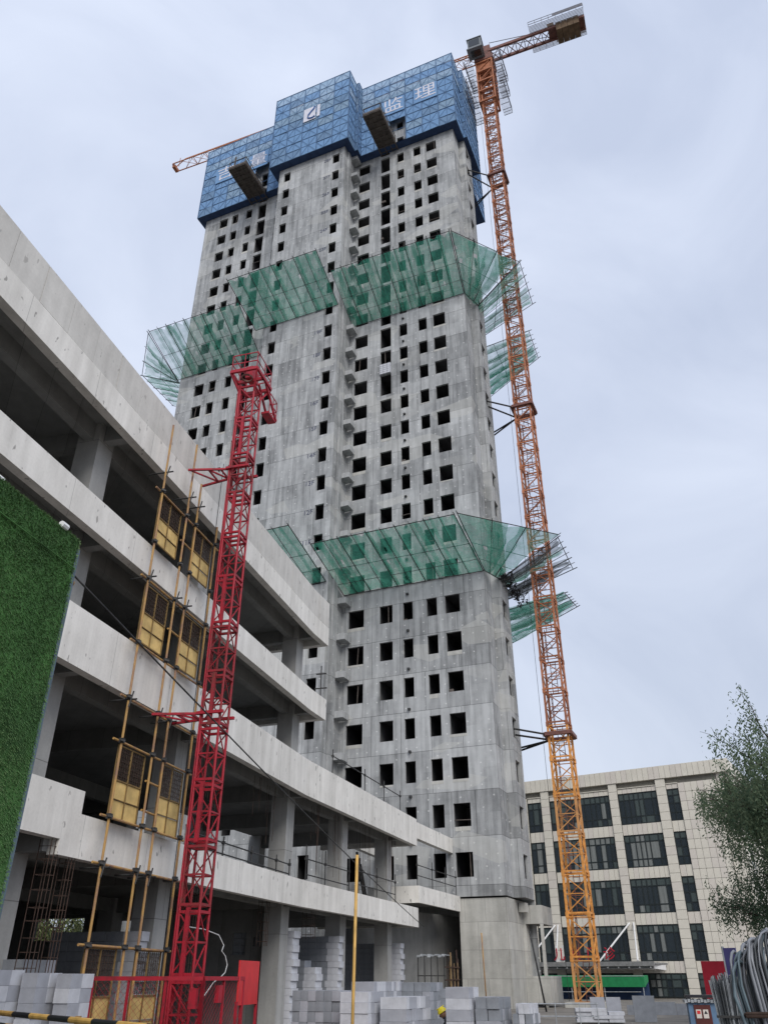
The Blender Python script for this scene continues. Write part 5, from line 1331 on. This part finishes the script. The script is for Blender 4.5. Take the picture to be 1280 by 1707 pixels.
for i in range(210):
    a, b = rnd.uniform(-.17, .17), rnd.uniform(-.14, .14); mb = MB(); sp2 = 1 + .25
    mb.tube([(a * .9, b, 0), (a * .95, b, 1.0), (a * sp2, b * 1.1, 1.6 + rnd.uniform(-.06, .08) - abs(a) * .4)], .0075, 5)
    mb.build('wire_rope', M['tin'] if i % 3 else M['cable_b'], rbn)
mb = MB(); mb.bx(-.19, .19, -.16, -.15, 1.12, 1.15); mb.bx(-.19, .19, .15, .16, 1.12, 1.15); mb.build('binding_band', M['pole_dark'], rbn)

# ================================================================= TREES
def tree(name, label, loc, height, seed, spread, leafm, nl, crown0, rz=0, droop=1.0, ln=0.16, trunk_lean=(0, 0), group=None):
    rr_ = random.Random(seed); t = thing(name, label, 'tree', loc, rz, group)
    tk = MB(); br_ = MB(); lf = MB(); tips = []
    H = height
    tp_ = [Vector((trunk_lean[0] * f + .12 * math.sin(f * 5), trunk_lean[1] * f + .1 * math.sin(f * 4 + 1), H * .55 * f)) for f in [k / 8 for k in range(9)]]
    tk.tube(tp_, [H * .026 * (1 - .5 * k / 8) for k in range(9)], 10)
    def grow(p, d, ln_, r_, lev):
        pts = [p]; q = p.copy(); dd = d.copy(); n = 6
        for k in range(n):
            dd = (dd + Vector((rr_.uniform(-.18, .18), rr_.uniform(-.18, .18), rr_.uniform(-.10, .16) - .05 * lev * k / n))).normalized(); q = q + dd * (ln_ / n); pts.append(q.copy())
        br_.tube(pts, [max(.006, r_ * (1 - .75 * k / n)) for k in range(n + 1)], 6 if lev < 2 else 4)
        if lev < 3:
            for k in range(3 if lev else 5):
                f = rr_.uniform(.35, 1.0); i = min(n - 1, int(f * n)); b = pts[i].lerp(pts[i + 1], f * n - i)
                nd = (dd + Vector((rr_.uniform(-1, 1), rr_.uniform(-1, 1), rr_.uniform(-.25, .75)))).normalized(); grow(b, nd, ln_ * rr_.uniform(.5, .72), r_ * .5, lev + 1)
        if lev >= 1: tips.extend(pts[2:])
    for k in range(9):
        f = crown0 + (1 - crown0) * k / 8; i = min(7, int(f * 8)); b = tp_[i].lerp(tp_[i + 1], f * 8 - i)
        a = k * 2.4 + rr_.uniform(-.4, .4); grow(b, Vector((math.cos(a) * .8, math.sin(a) * .8, .55 + .5 * f)).normalized(), spread * rr_.uniform(.8, 1.15), H * .011, 0)
    per = max(1, nl // max(1, len(tips)))
    for p in tips:
        den = rr_.random()
        if den < .3: continue
        strands = 1 + int(den * 3.2)
        for s_ in range(strands):
            q = p + Vector((rr_.gauss(0, .16), rr_.gauss(0, .16), rr_.gauss(0, .12))); ln2 = rr_.uniform(.3, 1.15) * droop; m_ = max(2, int(per / strands * rr_.uniform(.6, 1.4)))
            dx, dy = rr_.uniform(-.18, .18), rr_.uniform(-.18, .18)
            for k in range(m_):
                f = k / m_; c_ = q + Vector((dx * f + rr_.gauss(0, .03), dy * f + rr_.gauss(0, .03), -ln2 * f + rr_.gauss(0, .03)))
                a = rr_.uniform(0, 6.28); l_ = ln * rr_.uniform(.6, 1.25); w_ = l_ * .17
                d = Vector((math.cos(a) * .7, math.sin(a) * .7, -rr_.uniform(.2, 1.2))).normalized(); sd_ = d.cross(Vector((math.sin(a), -math.cos(a), .3))).normalized() * w_
                lf.poly([c_, c_ + d * l_ * .5 + sd_, c_ + d * l_, c_ + d * l_ * .5 - sd_], 1 if rr_.random() < .3 else 0)
    tk.build('trunk', M['bark'], t, smooth=True); br_.build('branches', M['bark'], t, smooth=True); lf.build('crown', [M[leafm[0]], M[leafm[1]]], t)
    return t
tree('willow_tree', 'airy drooping tree reaching in from the right edge', (16.2, 30.2, 0), 12.0, 11, 4.3, ('leaf', 'leaf_dark'), 100000, .42, droop=1.5, ln=.14)
tree('willow_tree', 'dense dark bushy tree at the right edge behind the airy one', (18.2, 35.5, 0), 9.2, 5, 3.2, ('leaf_dark', 'leaf'), 80000, .3, droop=1.2, ln=.14)
bt = tree('willow_tree', 'pale willow behind the podium, farther from the tower, seen through the ground storey opening', (-26.0, 63.0, 0), 9.0, 21, 3.0, ('leaf_pale', 'leaf'), 30000, .15, droop=1.5, ln=.26)
b2 = copy_tree(bt); b2.location = (-22.3, 60.8, 0); b2.rotation_euler = (0, 0, 2.1); b2['label'] = 'pale willow behind the podium, nearest the tower wing, seen through the ground storey opening'
